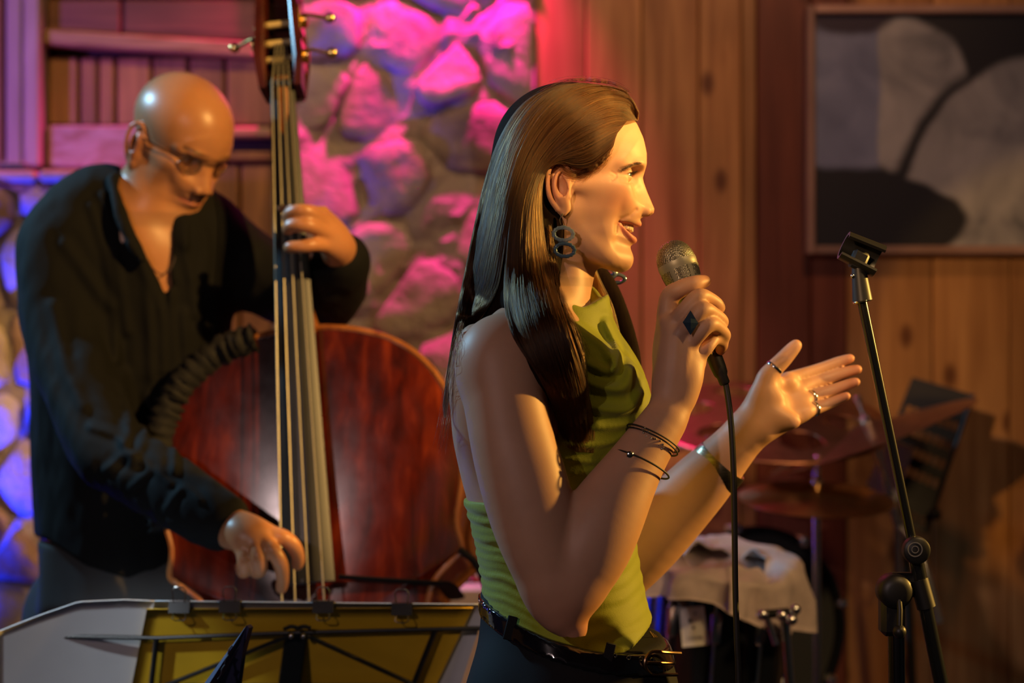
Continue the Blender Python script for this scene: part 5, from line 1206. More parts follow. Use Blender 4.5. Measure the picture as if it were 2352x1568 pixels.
for i, (u, s) in enumerate(((-.055, 1), (-.12, 1), (-.185, 1), (-.085, -1), (-.15, -1))):
    if i > 3: break
    c0 = B3(u, s*.038, -.015); MB().box(c0, (.004, .042, .050), R=Rb, bev=.0015).build('gear_plate', BRASS, bass)
    MB().lathe(c0, dv*s, [(.012, .002), (.013, .004), (.013, .010), (.006, .012)], 18).build('gear', BRASS, bass)
    k = MB().tube([c0+dv*s*.006-du*.012, c0+dv*s*.020-du*.014-dw*.012, c0+dv*s*.040-du*.010-dw*.020], .0032, 8).build('peg_shaft', BRASS, bass)
    kc = c0+dv*s*.046-du*.010-dw*.022; MB().ball(kc, (.010, .004, .009), 12, 8).build('peg_key', BRASS, k)
    MB().tube([B3(u, -.024, -.018), B3(u, .024, -.018)], .006, 10).build('peg_roller', plain('bone', (.55, .42, .18), .4), bass)
# gathered black sleeve over the upper left edge
sp = [(u, v) for u, v in catmull(np.array([(.423,-.075),(.440,-.135),(.482,-.196),(.54,-.233),(.61,-.252),(.675,-.250),(.72,-.242)]), 12)]
pts = [B3(u, v, plate_w(u)-.020) for u, v in sp]; rr = random.Random(4); nS = len(pts); T_ = np.gradient(np.array(pts), axis=0); V = []; nr = 20
ph = np.cumsum([rr.uniform(.5, 1.6) for _ in range(nS)])
for i in range(nS):
    a, b, _ = frame_of(T_[i], dw); base = .034+.0035*math.sin(ph[i]*1.9)
    for k in range(nr):
        th = 2*math.pi*k/nr; r_ = base*(1+.10*math.sin(3*th+ph[i]*2.2)+.05*math.sin(7*th+ph[i])); V.append(np.array(pts[i])+r_*(math.cos(th)*a*.85+math.sin(th)*b*1.25))
F = [[i*nr+k, i*nr+(k+1) % nr, (i+1)*nr+(k+1) % nr, (i+1)*nr+k] for i in range(nS-1) for k in range(nr)]+[list(range(nr))[::-1], [(nS-1)*nr+k for k in range(nr)]]
sl_ = MB().add(V, F).build('edge_sleeve', cloth('black_sleeve_cloth', (.013, .012, .011), .75, 700, .3, 0), bass, angle=0); sl_['label'] = 'gathered black cloth sleeve over the shoulder edge'
# black strap across the waist and round the right edge
st_ = [B3(.835, .045, plate_w(.83)+.050), B3(.845, .12, plate_w(.84)+.034), B3(.852, .185, plate_w(.85)+.012), B3(.852, .205, plate_w(.85)-.02), B3(.852, .205, plate_w(.85)-.17)]
MB().tube(catmull(st_, 6), .016, 10, up=du, flat=.22).build('strap', MATS['black_sleeve_cloth'], bass)
MB().tube(catmull([B3(.80, .235, plate_w(.8)+.0), B3(.83, .262, plate_w(.8)-.02), B3(.90, .275, plate_w(.8)-.04), B3(.98, .270, plate_w(.8)-.06)], 6), .012, 10, flat=.5).build('strap', MATS['black_sleeve_cloth'], bass)
# ================================================================== microphone and its cable
mA, mB_ = P(1656,858,2.418), P(1535,555,2.440); md = (mB_-mA); mlen = np.linalg.norm(md); md /= mlen
mic = thing('microphone', 'champagne handheld microphone gripped in the singer\'s right hand', 'microphone', mA+md*.08)
def mesh_metal():
    m, nt, b = nodes_of('grille_mesh'); tc = nd(nt, 'ShaderNodeTexCoord'); vo = nd(nt, 'ShaderNodeTexVoronoi', i_Scale=620.0, i_Randomness=.25); lk(nt, tc.outputs['Object'], vo.inputs['Vector'])
    r = ramp(nt, [(.0, (.02, .018, .014)), (.35, (.07, .065, .05)), (.55, (.36, .34, .28))]); lk(nt, vo.outputs['Distance'], r.inputs[0]); lk(nt, r.outputs[0], b.inputs['Base Color']); b.inputs['Metallic'].default_value = .8; b.inputs['Roughness'].default_value = .38
    bp = nd(nt, 'ShaderNodeBump', i_Strength=.8, i_Distance=.0008); lk(nt, vo.outputs['Distance'], bp.inputs['Height']); lk(nt, bp.outputs[0], b.inputs['Normal']); return m
champ = plain('champagne_paint', (.26, .25, .20), .45, .3); GR = mesh_metal(); rub = plain('black_rubber', (.012, .012, .012), .5)
Lm_ = lambda s: s*mlen
sc0 = mlen/.1868
mh = lambda pr: [(r, h*sc0) for r, h in pr]
MB().lathe(mA, md, mh([(.0085, .030), (.0100, .036), (.0115, .050), (.0125, .075), (.0140, .095), (.0165, .108), (.0182, .114), (.0186, .118)]), 32).build('handle', champ, mic)
hd = MB().lathe(mA, md, mh([(.0186, .118), (.0200, .122), (.0212, .127), (.0228, .138), (.0238, .148), (.0243, .151), (.0246, .155), (.0243, .158)]), 40).build('head_casing', champ, mic)
dome = [(.0240, .158), (.0238, .162), (.0226, .168), (.0202, .1745), (.0165, .180), (.0115, .1840), (.0060, .1862), (.0005, .1868)]
MB().lathe(mA, md, mh(dome), 40).build('grille', GR, mic)
ma_, mb2, _ = frame_of(md)
for k in range(6):
    V = []; nu, nv = 9, 5
    for i in range(nu):
        th = 2*math.pi*k/6+.35+(i/(nu-1)-.5)*.78
        for j in range(nv):
            f = j/(nv-1); h = .1315+f*.0155; r_ = np.interp(h, [.127, .138, .148, .151], [.0212, .0228, .0238, .0243])+.0004; V.append(mA+md*h*sc0+r_*(math.cos(th)*ma_+math.sin(th)*mb2))
    MB().add(V, [[i*nv+j, (i+1)*nv+j, (i+1)*nv+j+1, i*nv+j+1] for i in range(nu-1) for j in range(nv-1)]).build('side_window', GR, mic)
MB().lathe(mA, md, [(.0052, -.014), (.0066, -.012), (.0066, -.004), (.0086, .000), (.0094, .008), (.0098, .024), (.0098, .034)], 24).build('cable_plug', rub, mic)
MB().ball(mA+md*.028+np.array([-.001, -.0098, 0]), (.002, .0015, .003), 10, 8).build('latch', steel, mic)
cb = [mA-md*.008, P(1668,888,2.417), P(1678,960,2.412), P(1684,1060,2.41), P(1687,1200,2.41), P(1689,1350,2.41), P(1693,1480,2.41), P(1697,1600,2.412)]
cz = cb[-1]; cb += [np.array([cz[0]+.005, 2.42, .55]), np.array([cz[0]+.01, 2.44, .15]), np.array([cz[0]-.02, 2.36, .012]), np.array([cz[0]-.12, 2.10, .006]), np.array([cz[0]-.40, 1.60, .006])]
tag(MB().tube(catmull(cb, 8), .0037, 10).build('microphone_cable', rub), 'black cable hanging from the microphone down to the floor', 'cable')
# ================================================================== microphone stand
YS = 2.46
blk = plain('black_steel', (.010, .011, .011), .22, .0, coat=.6); plast = plain('black_plastic', (.012, .012, .012), .45)
ms = thing('microphone_stand', 'black boom microphone stand with empty clip at right', 'microphone stand', (xw(2066, YS), YS, 0))
MB().tube([P(1979,688,YS), P(2093,1235,YS)], .0062, 16).build('boom_tube', blk, ms)
MB().tube([P(2097,1250,YS), P(2124,1385,YS)], [.0092,.0092], 18).build('boom_sleeve', blk, ms)
MB().tube([P(2110,1330,YS), P(2128,1395,YS)], [.0118,.0118], 18).build('boom_collar', plast, ms)
MB().tube([P(2124,1385,YS), P(2178,1650,YS)], .0092, 16).build('boom_rear', blk, ms)
MB().tube([P(1972,612,YS), P(1981,690,YS)], [.0085,.0125], 18).build('clip_socket', plast, ms)
MB().ring(P(1981,691,YS), P(1979,688,YS)-P(2093,1235,YS), .0105, .0018, 24, 8).build('collar_ring', plain('pale_gold', (.85, .75, .5), .2, 1.0), ms)
cl = MB(); cd_ = P(2012,600,YS)-P(1938,566,YS); cd_ /= np.linalg.norm(cd_); ca, cb_, _ = frame_of(cd_, (0, 1, 0)); V = []; cst = P(1938,563,YS); nC = 16
for i in range(7):
    f = i/6
    for k in range(nC):
        th = math.radians(-140+280*k/(nC-1)); r_ = .0165+.0030*f; V.append(cst+cd_*(.048*f)+r_*(math.cos(th)*(-cb_ if cb_[2] > 0 else cb_)+math.sin(th)*ca))
c_ = MB(); G_ = np.array(V).reshape(7, nC, 3); c_.sheet(G_, .004).build('microphone_clip', plast, ms)
MB().box(P(1972,598,YS), (.020, .018, .024), R=rotm('Y', 24), bev=.003).build('clip_hinge', plast, ms)
MB().ball(P(1959,634,YS-.010), (.003, .002, .003)).build('hinge_bolt', steel, ms)
kn = MB().lathe(P(2102,1262,YS-.008), (0, -1, 0), [(.0165, 0), (.0175, .003), (.0165, .012), (.0140, .014)], 28).build('clamp_knob', plast, ms)
MB().ring(P(2102,1262,YS-.0225), (0, 1, 0), .0085, .0009, 24, 6).build('knob_emblem', plain('grey_emblem', (.35, .35, .35), .4, .6), kn); MB().ring(P(2102,1262,YS-.0225), (0, 1, 0), .0042, .0007, 18, 6).build('knob_emblem', MATS['grey_emblem'], kn)
# swivel clutch and upright
MB().lathe(P(2048,1352,YS+.016), (0, -1, 0), [(.019, 0), (.0215, .004), (.0215, .028), (.0185, .033), (.010, .036)], 30).build('swivel_disc', plast, ms)
MB().box(P(2074,1342,YS+.004), (.036, .018, .030), bev=.004).build('swivel_bracket', plast, ms)
MB().box(P(2048,1410,YS+.004), (.030, .030, .052), bev=.006).build('clutch_body', plast, ms)
MB().tube([P(2064,1365,YS-.014), P(2067,1400,YS-.022), P(2066,1440,YS-.024)], .0035, 10).build('clutch_lever', plast, ms); MB().ball(P(2066,1450,YS-.024), .0085, 14, 10).build('lever_ball', plast, ms)
MB().tube([P(2058,1420,YS+.004), (xw(2066, YS), YS+.004, .72)], .0105, 18).build('inner_tube', plain('dark_chrome', (.20, .20, .20), .18, 1.0), ms)
MB().tube([(xw(2066, YS), YS+.004, .78), (xw(2066, YS), YS+.004, .03)], .0135, 18).build('outer_tube', blk, ms)
for k in range(3):
    a = 2*math.pi*k/3+.5; c0 = np.array([xw(2066, YS), YS+.004, .10]); MB().tube([c0, c0+np.array([math.cos(a)*.30, math.sin(a)*.30, -.09])], .009, 10).build('leg', blk, ms)
# ================================================================== folding music stand with sheets
YT, YB = 2.90, 3.05
def D(px, py):
    """point on the tilted desk seen at (px, py)"""
    f = np.clip((py-1385)/260., -.2, 1.6); return P(px, py, YT+(YB-YT)*f)
stand = thing('music_stand', 'black folding wire music stand in front of the bass', 'music stand', (xw(690, 3.0), 3.0, 0))
wireb = plain('stand_wire', (.010, .011, .012), .35, coat=.3)
fro = np.array([0, -.008, 0])
MB().tube([D(125,1459)+fro, D(365,1463)+fro, D(650,1452)+fro, D(1120,1440)+fro], .0034, 8).build('cross_bar', wireb, stand)
for a, b in (((362,1462),(344,1620)), ((1000,1444),(930,1620))): MB().tube([D(*a)+fro, D(*b)+fro], .0042, 8).build('side_arm', wireb, stand)
for a, b in (((668,1456),(380,1572)), ((706,1456),(960,1572))): MB().tube([D(*a)+fro*1.6, D(*b)+fro*1.6], .0034, 8).build('diagonal_arm', wireb, stand)
MB().tube([D(380,1572)+fro, D(960,1572)+fro], .0034, 8).build('cross_bar', wireb, stand)
MB().box((D(672,1530)+fro*1.5), (.033, .010, .13), R=rotm('Y', 10)@rotm('X', 24), bev=.002).build('centre_plate', wireb, stand)
for px in (672, 700): MB().tube(catmull([D(px-16,1440)+fro*2.2, D(px,1434)+fro*2.4, D(px+16,1438)+fro*2.2], 4), .0030, 8).build('hook', wireb, stand); MB().ball(D(px,1456)+fro*2.3, .0042, 10, 8).build('rivet', steel, stand)
hub = D(660,1600); MB().tube([hub, np.array([hub[0], hub[1]+.02, .03])], .009, 14).build('post', wireb, stand)
for k in range(3):
    a = 2*math.pi*k/3+.2; c0 = np.array([hub[0], hub[1]+.02, .28]); MB().tube([c0, c0+np.array([math.cos(a)*.30, math.sin(a)*.30, -.27])], .006, 8).build('leg', wireb, stand)
# sheets: yellow folder towards the audience, white pages behind it
def sheet_grid(cx0, cx1, cy0, cy1, off, nx=24, ny=12, bow=None):
    G_ = np.zeros((nx, ny, 3))
    for i in range(nx):
        for j in range(ny):
            f, g = i/(nx-1), j/(ny-1); x = (cx0[0]*(1-g)+cx1[0]*g)*(1-f)+(cx0[1]*(1-g)+cx1[1]*g)*f; y = (cy0[0]*(1-f)+cy0[1]*f)*(1-g)+(cy1[0]*(1-f)+cy1[1]*f)*g
            p = D(x, y)+np.array([0, off, 0]); G_[i, j] = p if bow is None else p+bow(f, g)
    return G_
yel = plain('yellow_card', (.80, .48, .02), .55, noise=.12, scale=14); wht = plain('white_paper', (.85, .86, .88), .7, noise=.05, scale=10)
tag(MB().sheet(sheet_grid((336,1086), (284,960), (1399,1396), (1660,1660), .004), .0016).build('card_folder', yel, None, angle=0), 'yellow card folder standing on the folding music stand', 'folder')
def pshape(f, g): return np.array([0, .012*math.sin(f*3.1), 0])
pg = MB().sheet(sheet_grid((352,1118), (300,1030), (1381,1389), (1660,1660), .010), .0012).build('sheet_music', wht, None, angle=0); tag(pg, 'white music page showing above and right of the yellow folder', 'paper')
Gq = np.zeros((26, 14, 3))
for i in range(26):
    for j in range(14):
        f, g = i/25, j/13; x = 12+(352-12)*f-(0 if g == 0 else 20*g*f); yt = np.interp(f, [0, .25, .5, .8, 1], [1440, 1408, 1380, 1378, 1382]); y = yt+(1660-yt)*g
        Gq[i, j] = D(x, y)+np.array([0, .012-.055*(1-f)**1.6, 0])
tag(MB().sheet(Gq, .0012).build('sheet_music', wht, None, angle=0), 'large white page curling out at the left end of the music stand', 'paper')
for i, (px, py, lab) in enumerate(((412,1393,'leftmost black binder clip, over the white page corner'), (528,1392,'second black binder clip from the left on the folder edge'), (742,1393,'black binder clip above the middle of the music stand'), (923,1398,'rightmost black binder clip, nearest the singer'))):
    t = thing('binder_clip', lab, 'binder clip', D(px, py), 'binder clips along the top of the music stand'); c = D(px, py)+np.array([0, .002, 0])
    w2 = PX(24, YT); h2 = PX(13, YT)
    MB().prism([c+np.array([-w2, -.010, -h2]), c+np.array([-w2, -.003, h2]), c+np.array([-w2, .009, h2]), c+np.array([-w2, .016, -h2])], (2*w2, 0, 0)).build('clip_body', plain('clip_black', (.010, .010, .012), .35), t, smooth=False)
    for s, dz in ((1, .026), (-1, -.014)):
        q = [c+np.array([-.008, -.004, s*h2*.8]), c+np.array([-.010, -.006, s*h2+dz*.6]), c+np.array([-.006, -.006, s*h2+dz*.8]), c+np.array([.006, -.006, s*h2+dz*.8]), c+np.array([.010, -.006, s*h2+dz*.6]), c+np.array([.008, -.004, s*h2*.8])]
        MB().tube(q, .0010, 6).build('wire_handle', steel, t)
# corner of another desk close to the audience
YF = 2.60
t = thing('music_stand', 'dark music stand desk corner jutting up in front of the folding stand', 'music stand', (xw(430, YF), YF+.05, 0))
dp = [P(566,1436,YF), P(572,1442,YF), P(556,1500,YF+.02), P(536,1590,YF+.05), P(500,1900,YF+.10), P(250,1930,YF+.02), P(330,1760,YF-.02), P(480,1570,YF-.02)]
MB().prism(dp, (.004, .012, 0)).build('desk', plain('blue_lit_desk', (.05, .05, .13), .45), t, smooth=False)  # blue light on the dark desk is put into its colour
for k in range(3): MB().tube(catmull([P(500+8*k,1560-22*k,YF-.0195+.004*k), P(507+8*k,1548-22*k,YF-.017+.004*k), P(510+8*k,1536-22*k,YF-.0155+.004*k), P(517+8*k,1526-22*k,YF-.0145+.004*k)], 4), .0010, 6).build('scratch_mark', plain('print_dark', (.01, .01, .03), .6), t)
c0 = P(430,1820,YF+.05); MB().tube([c0, np.array([c0[0], c0[1], .02])], .011, 14).build('post', blk, t)
MB().lathe((c0[0], c0[1], 0), (0, 0, 1), [(.16, 0), (.16, .008), (.05, .018), (.014, .03)], 28).build('base', blk, t)
# ================================================================== drums behind the singer
chrome = plain('drum_chrome', (.88, .88, .88), .20, 1.0); shellm = plain('black_lacquer', (.008, .009, .012), .22, coat=.6); headm = plain('drum_head', (.30, .24, .30), .5)
YD = 3.50
dc = P(1655,1300,YD); dR = PX(165, YD)
drum = thing('tom_drum', 'glossy black tom drum with chrome lugs and a white sticker', 'drum', (dc[0], YD, .32))
ax_d = np.array([.06, -.16, 1.]); ax_d /= np.linalg.norm(ax_d)
MB().lathe(dc, ax_d, [(dR*.97, -.30), (dR*.98, -.29), (dR*.98, -.03), (dR*.97, -.02)], 56).build('shell', shellm, drum)
for h in (-.012, -.30): MB().lathe(dc, ax_d, [(dR*1.03, h-.012), (dR*1.045, h-.010), (dR*1.045, h+.010), (dR*1.02, h+.012), (dR*.99, h+.012)], 56).build('hoop', chrome, drum)
MB().lathe(dc, ax_d, [(dR*1.0, -.006), (dR*.9, -.003), (.001, -.002)], 56).build('drum_head', headm, drum)
da, db, _ = frame_of(ax_d)
for k in range(10):
    th = 2*math.pi*k/10+.50; r_ = da*math.cos(th)+db*math.sin(th); lg = MB().box(dc+r_*dR*1.01+ax_d*-.075, (.020, .020, .060), R=np.column_stack([np.cross(ax_d, r_), r_, ax_d]), bev=.006).build('lug', chrome, drum)
    MB().box(dc+r_*dR*1.01+ax_d*-.235, (.020, .020, .060), R=np.column_stack([np.cross(ax_d, r_), r_, ax_d]), bev=.006).build('lug', chrome, drum)
    MB().tube([dc+r_*dR*1.06+ax_d*.006, dc+r_*dR*1.05+ax_d*-.30], .0032, 8).build('tension_rod', chrome, drum)
# white sticker with black dots
def on_shell(px, py, out=.0012):
    ang = None; best = None; p = P(px, py, YD)
    o = np.array([0, 0, CAMZ]); d = p-o; d /= np.linalg.norm(d); a = ax_d; oc_ = o-dc; dd = d-(d@a)*a; oo = oc_-(oc_@a)*a; A_ = dd@dd; B2 = 2*dd@oo; C_ = oo@oo-(dR*.98+out)**2; t_ = (-B2-math.sqrt(max(0, B2*B2-4*A_*C_)))/(2*A_); return o+d*t_
def patch(quad, n, out, name, mat, parent):
    (x0, y0), (x1, y1), (x2, y2), (x3, y3) = quad; V = []
    for i in range(n):
        for j in range(n):
            f, g = i/(n-1), j/(n-1); V.append(on_shell((x0*(1-f)+x1*f)*(1-g)+(x3*(1-f)+x2*f)*g, (y0*(1-f)+y1*f)*(1-g)+(y3*(1-f)+y2*f)*g, out))
    G_ = np.array(V).reshape(n, n, 3); return MB().sheet(G_, .0006).build(name, mat, parent, angle=0)
stk = patch([(1560,1396), (1617,1391), (1627,1480), (1568,1486)], 9, .0012, 'sticker', plain('sticker_white', (.80, .78, .70), .5), drum)
ink = plain('sticker_ink', (.02, .02, .02), .6); greyink = plain('sticker_grey', (.42, .41, .38), .6)
for (cx, cy, r_) in ((1585,1425,4.5), (1597,1408,3.0), (1593,1441,3.5)):
    V = [on_shell(cx, cy, .0018)]+[on_shell(cx+r_*math.cos(t), cy+r_*1.1*math.sin(t), .0018) for t in np.linspace(0, 2*math.pi, 13)[:-1]]; MB().add(V, [[0, 1+i, 1+(i+1) % 12] for i in range(12)]).build('printed_dot', ink, stk)
patch([(1578,1463), (1612,1460), (1613,1466), (1579,1469)], 4, .0018, 'printed_line', greyink, stk)
# stand legs of the tom
for k in range(3):
    a = 2*math.pi*k/3+1.0; c0 = dc-ax_d*.29; MB().tube([c0+np.array([math.cos(a)*dR*1.07, math.sin(a)*dR*1.07, .14]), c0+np.array([math.cos(a)*dR*1.07, math.sin(a)*dR*1.07, 0]), np.array([c0[0]+math.cos(a)*dR*1.25, c0[1]+math.sin(a)*dR*1.25, .008])], .007, 10).build('leg', chrome, drum)
# cloth draped over the drum
R2 = np.random.default_rng(5); nth, nr_ = 72, 12; V = np.zeros((nr_, nth, 3)); hang = np.zeros(nth)
for k in range(nth):
    th = 2*math.pi*k/nth; r_ = da*math.cos(th)+db*math.sin(th); px_ = CX+(dc+r_*dR)[0]/(dc+r_*dR)[1]*FPX; front = -r_[1]
    hang[k] = .030+.014*math.sin(th*5+.6)+.010*math.sin(th*9)+(.060 if px_ > 1740 and front > -.1 else 0)
hang = np.convolve(np.r_[hang[-3:], hang, hang[:3]], np.ones(7)/7, 'valid')
for i in range(nr_):
    for k in range(nth):
        th = 2*math.pi*k/nth; r_ = da*math.cos(th)+db*math.sin(th); wob = .010*math.sin(th*11+1)+.006*math.sin(th*17)
        if i < 4: V[i, k] = dc+r_*dR*(.62+.14*i)+ax_d*(.012+.010*math.sin(th*4+i)+.006*math.sin(th*9+2*i))
        else: f = (i-3)/(nr_-4); V[i, k] = dc+r_*(dR*1.07+.010+(wob*1.3+.014*f)*min(1, f*2))+ax_d*(.020*(1-f)-hang[k]*f)
G_ = np.concatenate([V, V[:, :1]], 1)
cl_m = plain('grey_pink_cloth', (.52, .42, .40), .85, noise=.25, scale=22, bump=.3, bscale=120)
tag(MB().sheet(G_.transpose(1, 0, 2), .003).build('drum_cloth', cl_m, None, angle=0), 'pale crumpled cloth draped over the rim of the black tom', 'cloth')
# bass drum behind
YK = 4.13; kc = P(1722,1440,YK); kR = PX(222, YK)
kd = thing('bass_drum', 'large black bass drum standing behind the tom', 'drum', (kc[0], YK, 0))
kax = np.array([.42, -1, .05]); kax /= np.linalg.norm(kax)
MB().lathe(kc, kax, [(kR*.96, -.28), (kR*.97, 0.0)], 64).build('shell', shellm, kd); MB().lathe(kc, kax, [(kR*.97, .0), (kR*1.03, -.002), (kR*1.05, .004), (kR*1.05, .032), (kR*1.0, .036), (kR*.985, .012)], 64).build('hoop', shellm, kd)
MB().lathe(kc, kax, [(kR*.985, .012), (kR*.5, .013), (.001, .014)], 64).build('drum_head', plain('bass_head', (.035, .036, .036), .4), kd)
for k in range(8):
    th = 2*math.pi*k/8+.2; a_, b_, _ = frame_of(kax); r_ = a_*math.cos(th)+b_*math.sin(th); MB().box(kc+r_*kR*1.045+kax*.016, (.022, .022, .046), R=np.column_stack([np.cross(kax, r_), r_, kax]), bev=.005).build('claw', chrome, kd)
for s in (-1, 1): MB().tube([kc+np.array([s*kR*.8, .10, -.05]), np.array([kc[0]+s*kR*1.25, YK+.02, .008])], .007, 8).build('spur', chrome, kd)
# cymbals
def cymbal(name, lab, c, R0, nrm, mat, stand_pts, holes=0, bell=.22, group=None, spread=.26):
    nrm = np.asarray(nrm, float); nrm /= np.linalg.norm(nrm); t = thing(name, lab, 'cymbal', (stand_pts[-1][0], stand_pts[-1][1], 0), group); a_, b_, _ = frame_of(nrm)
    pr = [(.004, .014), (.010, .020), (R0*bell*.5, .019), (R0*bell, .010), (R0*.5, .003), (R0*.8, -.004), (R0, -.011)]
    if not holes: MB().lathe(c, nrm, pr+[(R0, -.0125), (R0*.8, -.0055), (R0*.5, .0015), (R0*bell, .0085), (.010, .0185), (.004, .0125)], 56, cap=False).build('plate', mat, t)
    else:
        # plate with round holes: polar grid with the hole cells left open and their edges rounded
        nth2, rad = 96, np.linspace(.10, 1, 28); V = []; keep = []
        hc = [(.62*math.cos(2*math.pi*k/holes+.3), .62*math.sin(2*math.pi*k/holes+.3)) for k in range(holes)]; hr = .17
        for r_ in rad:
            for k in range(nth2):
                th = 2*math.pi*k/nth2; x, y = r_*math.cos(th), r_*math.sin(th); inside = False
                for hx, hy in hc:
                    d_ = math.hypot(x-hx, y-hy)
                    if d_ < hr*1.25 and d_ > 1e-6:
                        if d_ < hr: inside = d_ < hr*.80
                        if not inside and d_ < hr*1.12: x, y = hx+(x-hx)*hr/d_, hy+(y-hy)*hr/d_
                keep.append(not inside); h = np.interp(math.hypot(x, y)*R0, [p[0] for p in pr], [p[1] for p in pr]); V.append(np.asarray(c)+nrm*h+(a_*x+b_*y)*R0)
        F = []
        for i in range(len(rad)-1):
            for k in range(nth2):
                q = [i*nth2+k, i*nth2+(k+1) % nth2, (i+1)*nth2+(k+1) % nth2, (i+1)*nth2+k]
                if all(keep[x] for x in q): F.append(q)
        o = MB().add(V, F).build('plate', mat, t, angle=0); md_ = o.modifiers.new('thick', 'SOLIDIFY'); md_.thickness = .0015
    MB().lathe(c, nrm, [(.012, .020), (.012, .030), (.009, .033), (.004, .034), (.004, .062), (.007, .064), (.008, .076), (.003, .080)], 20).build('felt_and_nut', plain('felt_black', (.02, .02, .02), .9) if holes else chrome, t)
    MB().tube(stand_pts, .0085, 12).build('stand_tube', chrome, t)
    base = np.array(stand_pts[-1])
    for k in range(3):
        a = 2*math.pi*k/3+.9; MB().tube([base+[0, 0, .28], base+np.array([math.cos(a)*spread, math.sin(a)*spread, .008])], .007, 8).build('leg', chrome, t)
    return t
bronze = plain('bronze', (.62, .36, .12), .30, 1.0, noise=.15, scale=30); bronze2 = plain('dark_bronze', (.42, .20, .12), .34, 1.0, noise=.2, scale=30)
YC = 4.00; c1 = P(1875,1132,YC)
cymbal('ride_cymbal', 'bronze cymbal lying nearly level in front of the bass drum', c1, PX(178, YC), (.02, -.165, 1), bronze, [c1+np.array([0, 0, .05]), c1-np.array([0, 0, .08]), np.array([c1[0]+.005, YC+.02, .0])])
y2 = 4.12; c2 = P(1998,990,y2)
crash = cymbal('crash_cymbal', 'tilted crash cymbal seen edge-on behind the open hand', c2, PX(252, y2), (-.345, .015, .94), bronze2, [c2+np.array([-.01, 0, .03]), P(2010,1020,y2+.01), P(2030,1092,y2+.01), P(2062,1210,y2+.02), np.array([xw(2066, y2), y2+.02, 0.])])
MB().tube([P(2061,1206,y2+.02), P(2104,1245,y2), P(2130,1335,y2-.01), P(2158,1430,y2-.02)], [.006,.010,.013,.009], 14).build('boom_tail', plain('satin_chrome', (.72, .74, .76), .3, 1.0), crash)
y3 = 4.20; c3 = P(1765,955,y3)
cymbal('vented_cymbal', 'dark cymbal with large round holes behind the singer\'s wrists', c3, PX(285, y3), (.03, -.30, 1), bronze2, [c3+np.array([0, 0, .04]), c3-np.array([0, 0, .03]), P(1600,1012,y3+.12), P(1490,1060,y3+.25), np.array([xw(1470, 4.46), 4.46, 0.])], holes=6, spread=.10)
# thin chrome hardware right of the tom
t = thing('hardware_stand', 'chrome drum hardware stand with wing bolts beside the tom', 'stand', (xw(1822, 3.40), 3.36, 0))
MB().tube([P(1800,1400,3.33), P(1818,1620,3.34), (xw(1822, 3.40), 3.36, .0)], .0085, 12).build('tube', chrome, t); MB().tube([P(1740,1412,3.33), P(1830,1404,3.33)], .008, 10).build('cross_arm', blk, t)
for px, py in ((1752,1412), (1796,1414), (1826,1400), (1818,1424)): MB().ball(P(px, py, 3.315), (.010, .007, .009), 12, 8).build('wing_bolt', chrome, t)
MB().tube([P(1762,1420,3.325), P(1782,1480,3.325)], .006, 10).build('drop_rod', chrome, t)
for k in range(3):
    a = 2*math.pi*k/3+.9; MB().tube([np.array([xw(1822, 3.40), 3.36, .25]), np.array([xw(1822, 3.40)+math.cos(a)*.2, 3.36+math.sin(a)*.2, .008])], .006, 8).build('leg', chrome, t)
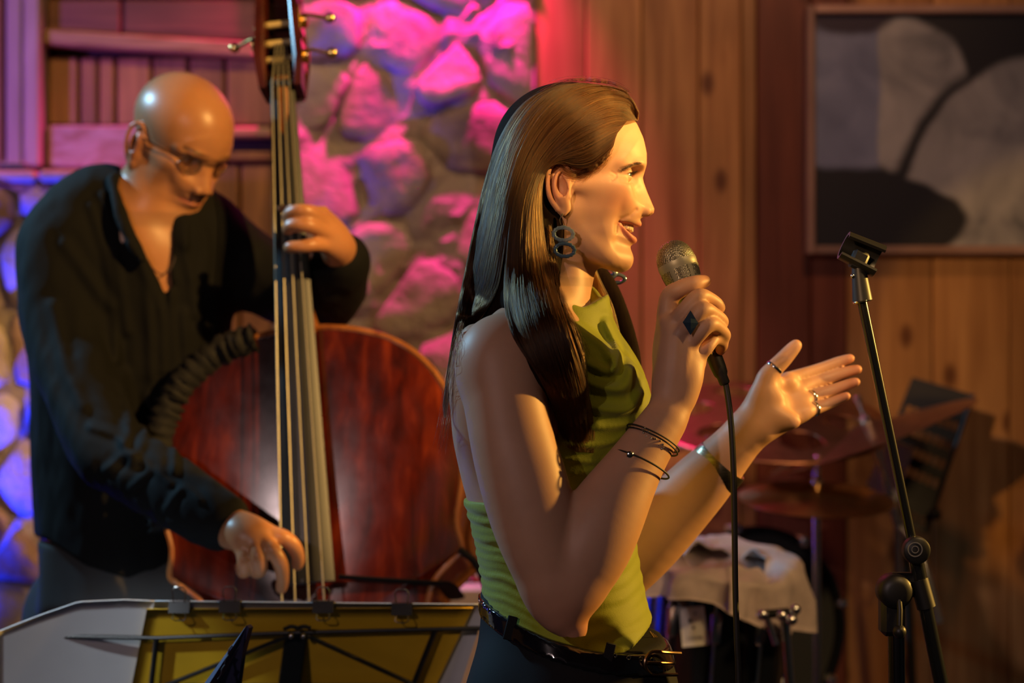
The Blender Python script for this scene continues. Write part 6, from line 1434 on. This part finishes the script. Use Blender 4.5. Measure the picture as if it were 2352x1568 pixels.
# perforated music desk near the wall
YP = 4.40
t = thing('music_stand', 'black music stand with slotted desk near the pine wall at right', 'music stand', (xw(2120, YP), YP+.03, 0))
q = [P(2096,866,YP), P(2234,906,YP-.02), P(2126,1225,YP-.09), P(1986,1150,YP-.07)]; perf = plain('desk_black', (.016, .014, .012), .5)
def dk(f, g, o=0): return (q[0]*(1-f)+q[1]*f)*(1-g)+(q[3]*(1-f)+q[2]*f)*g+np.array([0, -o, 0])
mbp = MB(); rows = 7; cols = 8; ys = np.linspace(.0, 1, rows*2+2)
def quad(f0, f1, g0, g1):
    V = [dk(f0, g0), dk(f1, g0), dk(f1, g1), dk(f0, g1)]; mbp.prism(V, (0, .003, 0))
for r in range(rows+1):
    g0 = r/(rows+.2); quad(0, 1, g0, g0+.075 if r < rows else 1.0)
    if r < rows:
        g1 = (r+1)/(rows+.2); xs = np.linspace(.06, .94, cols+1)
        quad(0, .06, g0+.075, g1); quad(.94, 1, g0+.075, g1)
        for c in range(cols): quad(xs[c], xs[c]+.028, g0+.075, g1)
        if r in (0, 5): quad(.06, .94, g0+.07, g1)
mbp.build('slotted_desk', perf, t, smooth=False)
MB().tube([q[1]+np.array([0, -.004, 0]), q[2]+np.array([0, -.004, 0])], .004, 8).build('desk_edge', perf, t)
pc_ = dk(.55, .85)+np.array([0, .02, 0]); MB().tube([pc_, np.array([xw(2125, YP), YP+.03, .02])], .011, 12).build('post', perf, t); MB().ball(P(2148,1180,YP-.10), .014, 12, 8).build('tilt_knob', plast, t)
for k in range(3):
    a = 2*math.pi*k/3+.3; c0 = np.array([xw(2125, YP), YP+.03, .14]); MB().tube([c0, c0+np.array([math.cos(a)*.20, math.sin(a)*.13, -.13])], .008, 8).build('leg', perf, t)
bp_ = [P(2040,1010,YP-.07), P(2100,1032,YP-.14), P(2052,1168,YP-.20), P(1990,1112,YP-.13)]
tag(MB().prism(bp_, (0, .0015, 0)).build('paper_sheet', plain('pale_paper', (.80, .86, .90), .7), None, smooth=False), 'pale blue-lit sheet of paper on the slotted music stand', 'paper')
# red tins and a pale box behind the bass
YR = 3.90
def tin(px, py, r, lab):
    t = thing('red_tin', lab, 'tin', P(px, py+r, YR), 'red tins on the box behind the bass'); c = P(px, py, YR); rr_ = PX(r, YR)
    MB().lathe(c, (0, -1, 0), [(rr_*.95, -.05), (rr_, -.048), (rr_, .0), (rr_*.95, .003)], 36).build('tin_body', plain('tin_red', (.40, .008, .010), .25, coat=.4), t); MB().lathe(c, (0, -1, 0), [(rr_*.52, .0032), (rr_*.50, .0048), (.001, .0050)], 28).build('round_label', plain('label_white', (.62, .55, .58), .5), t)
tin(1060,1312,26,'red round tin with white disc label, the nearer to the bass'); tin(1102,1314,24,'red round tin with white disc label, the nearer to the singer')
bz = P(1085,1338,YR)[2]
tag(MB().box((xw(1085, YR), YR+.03, bz/2), (.16, .22, bz), bev=.006).build('carton', plain('pale_carton', (.55, .42, .38), .7, noise=.2, scale=18), None, smooth=False), 'pale pink carton standing on the floor under the red tins', 'box')
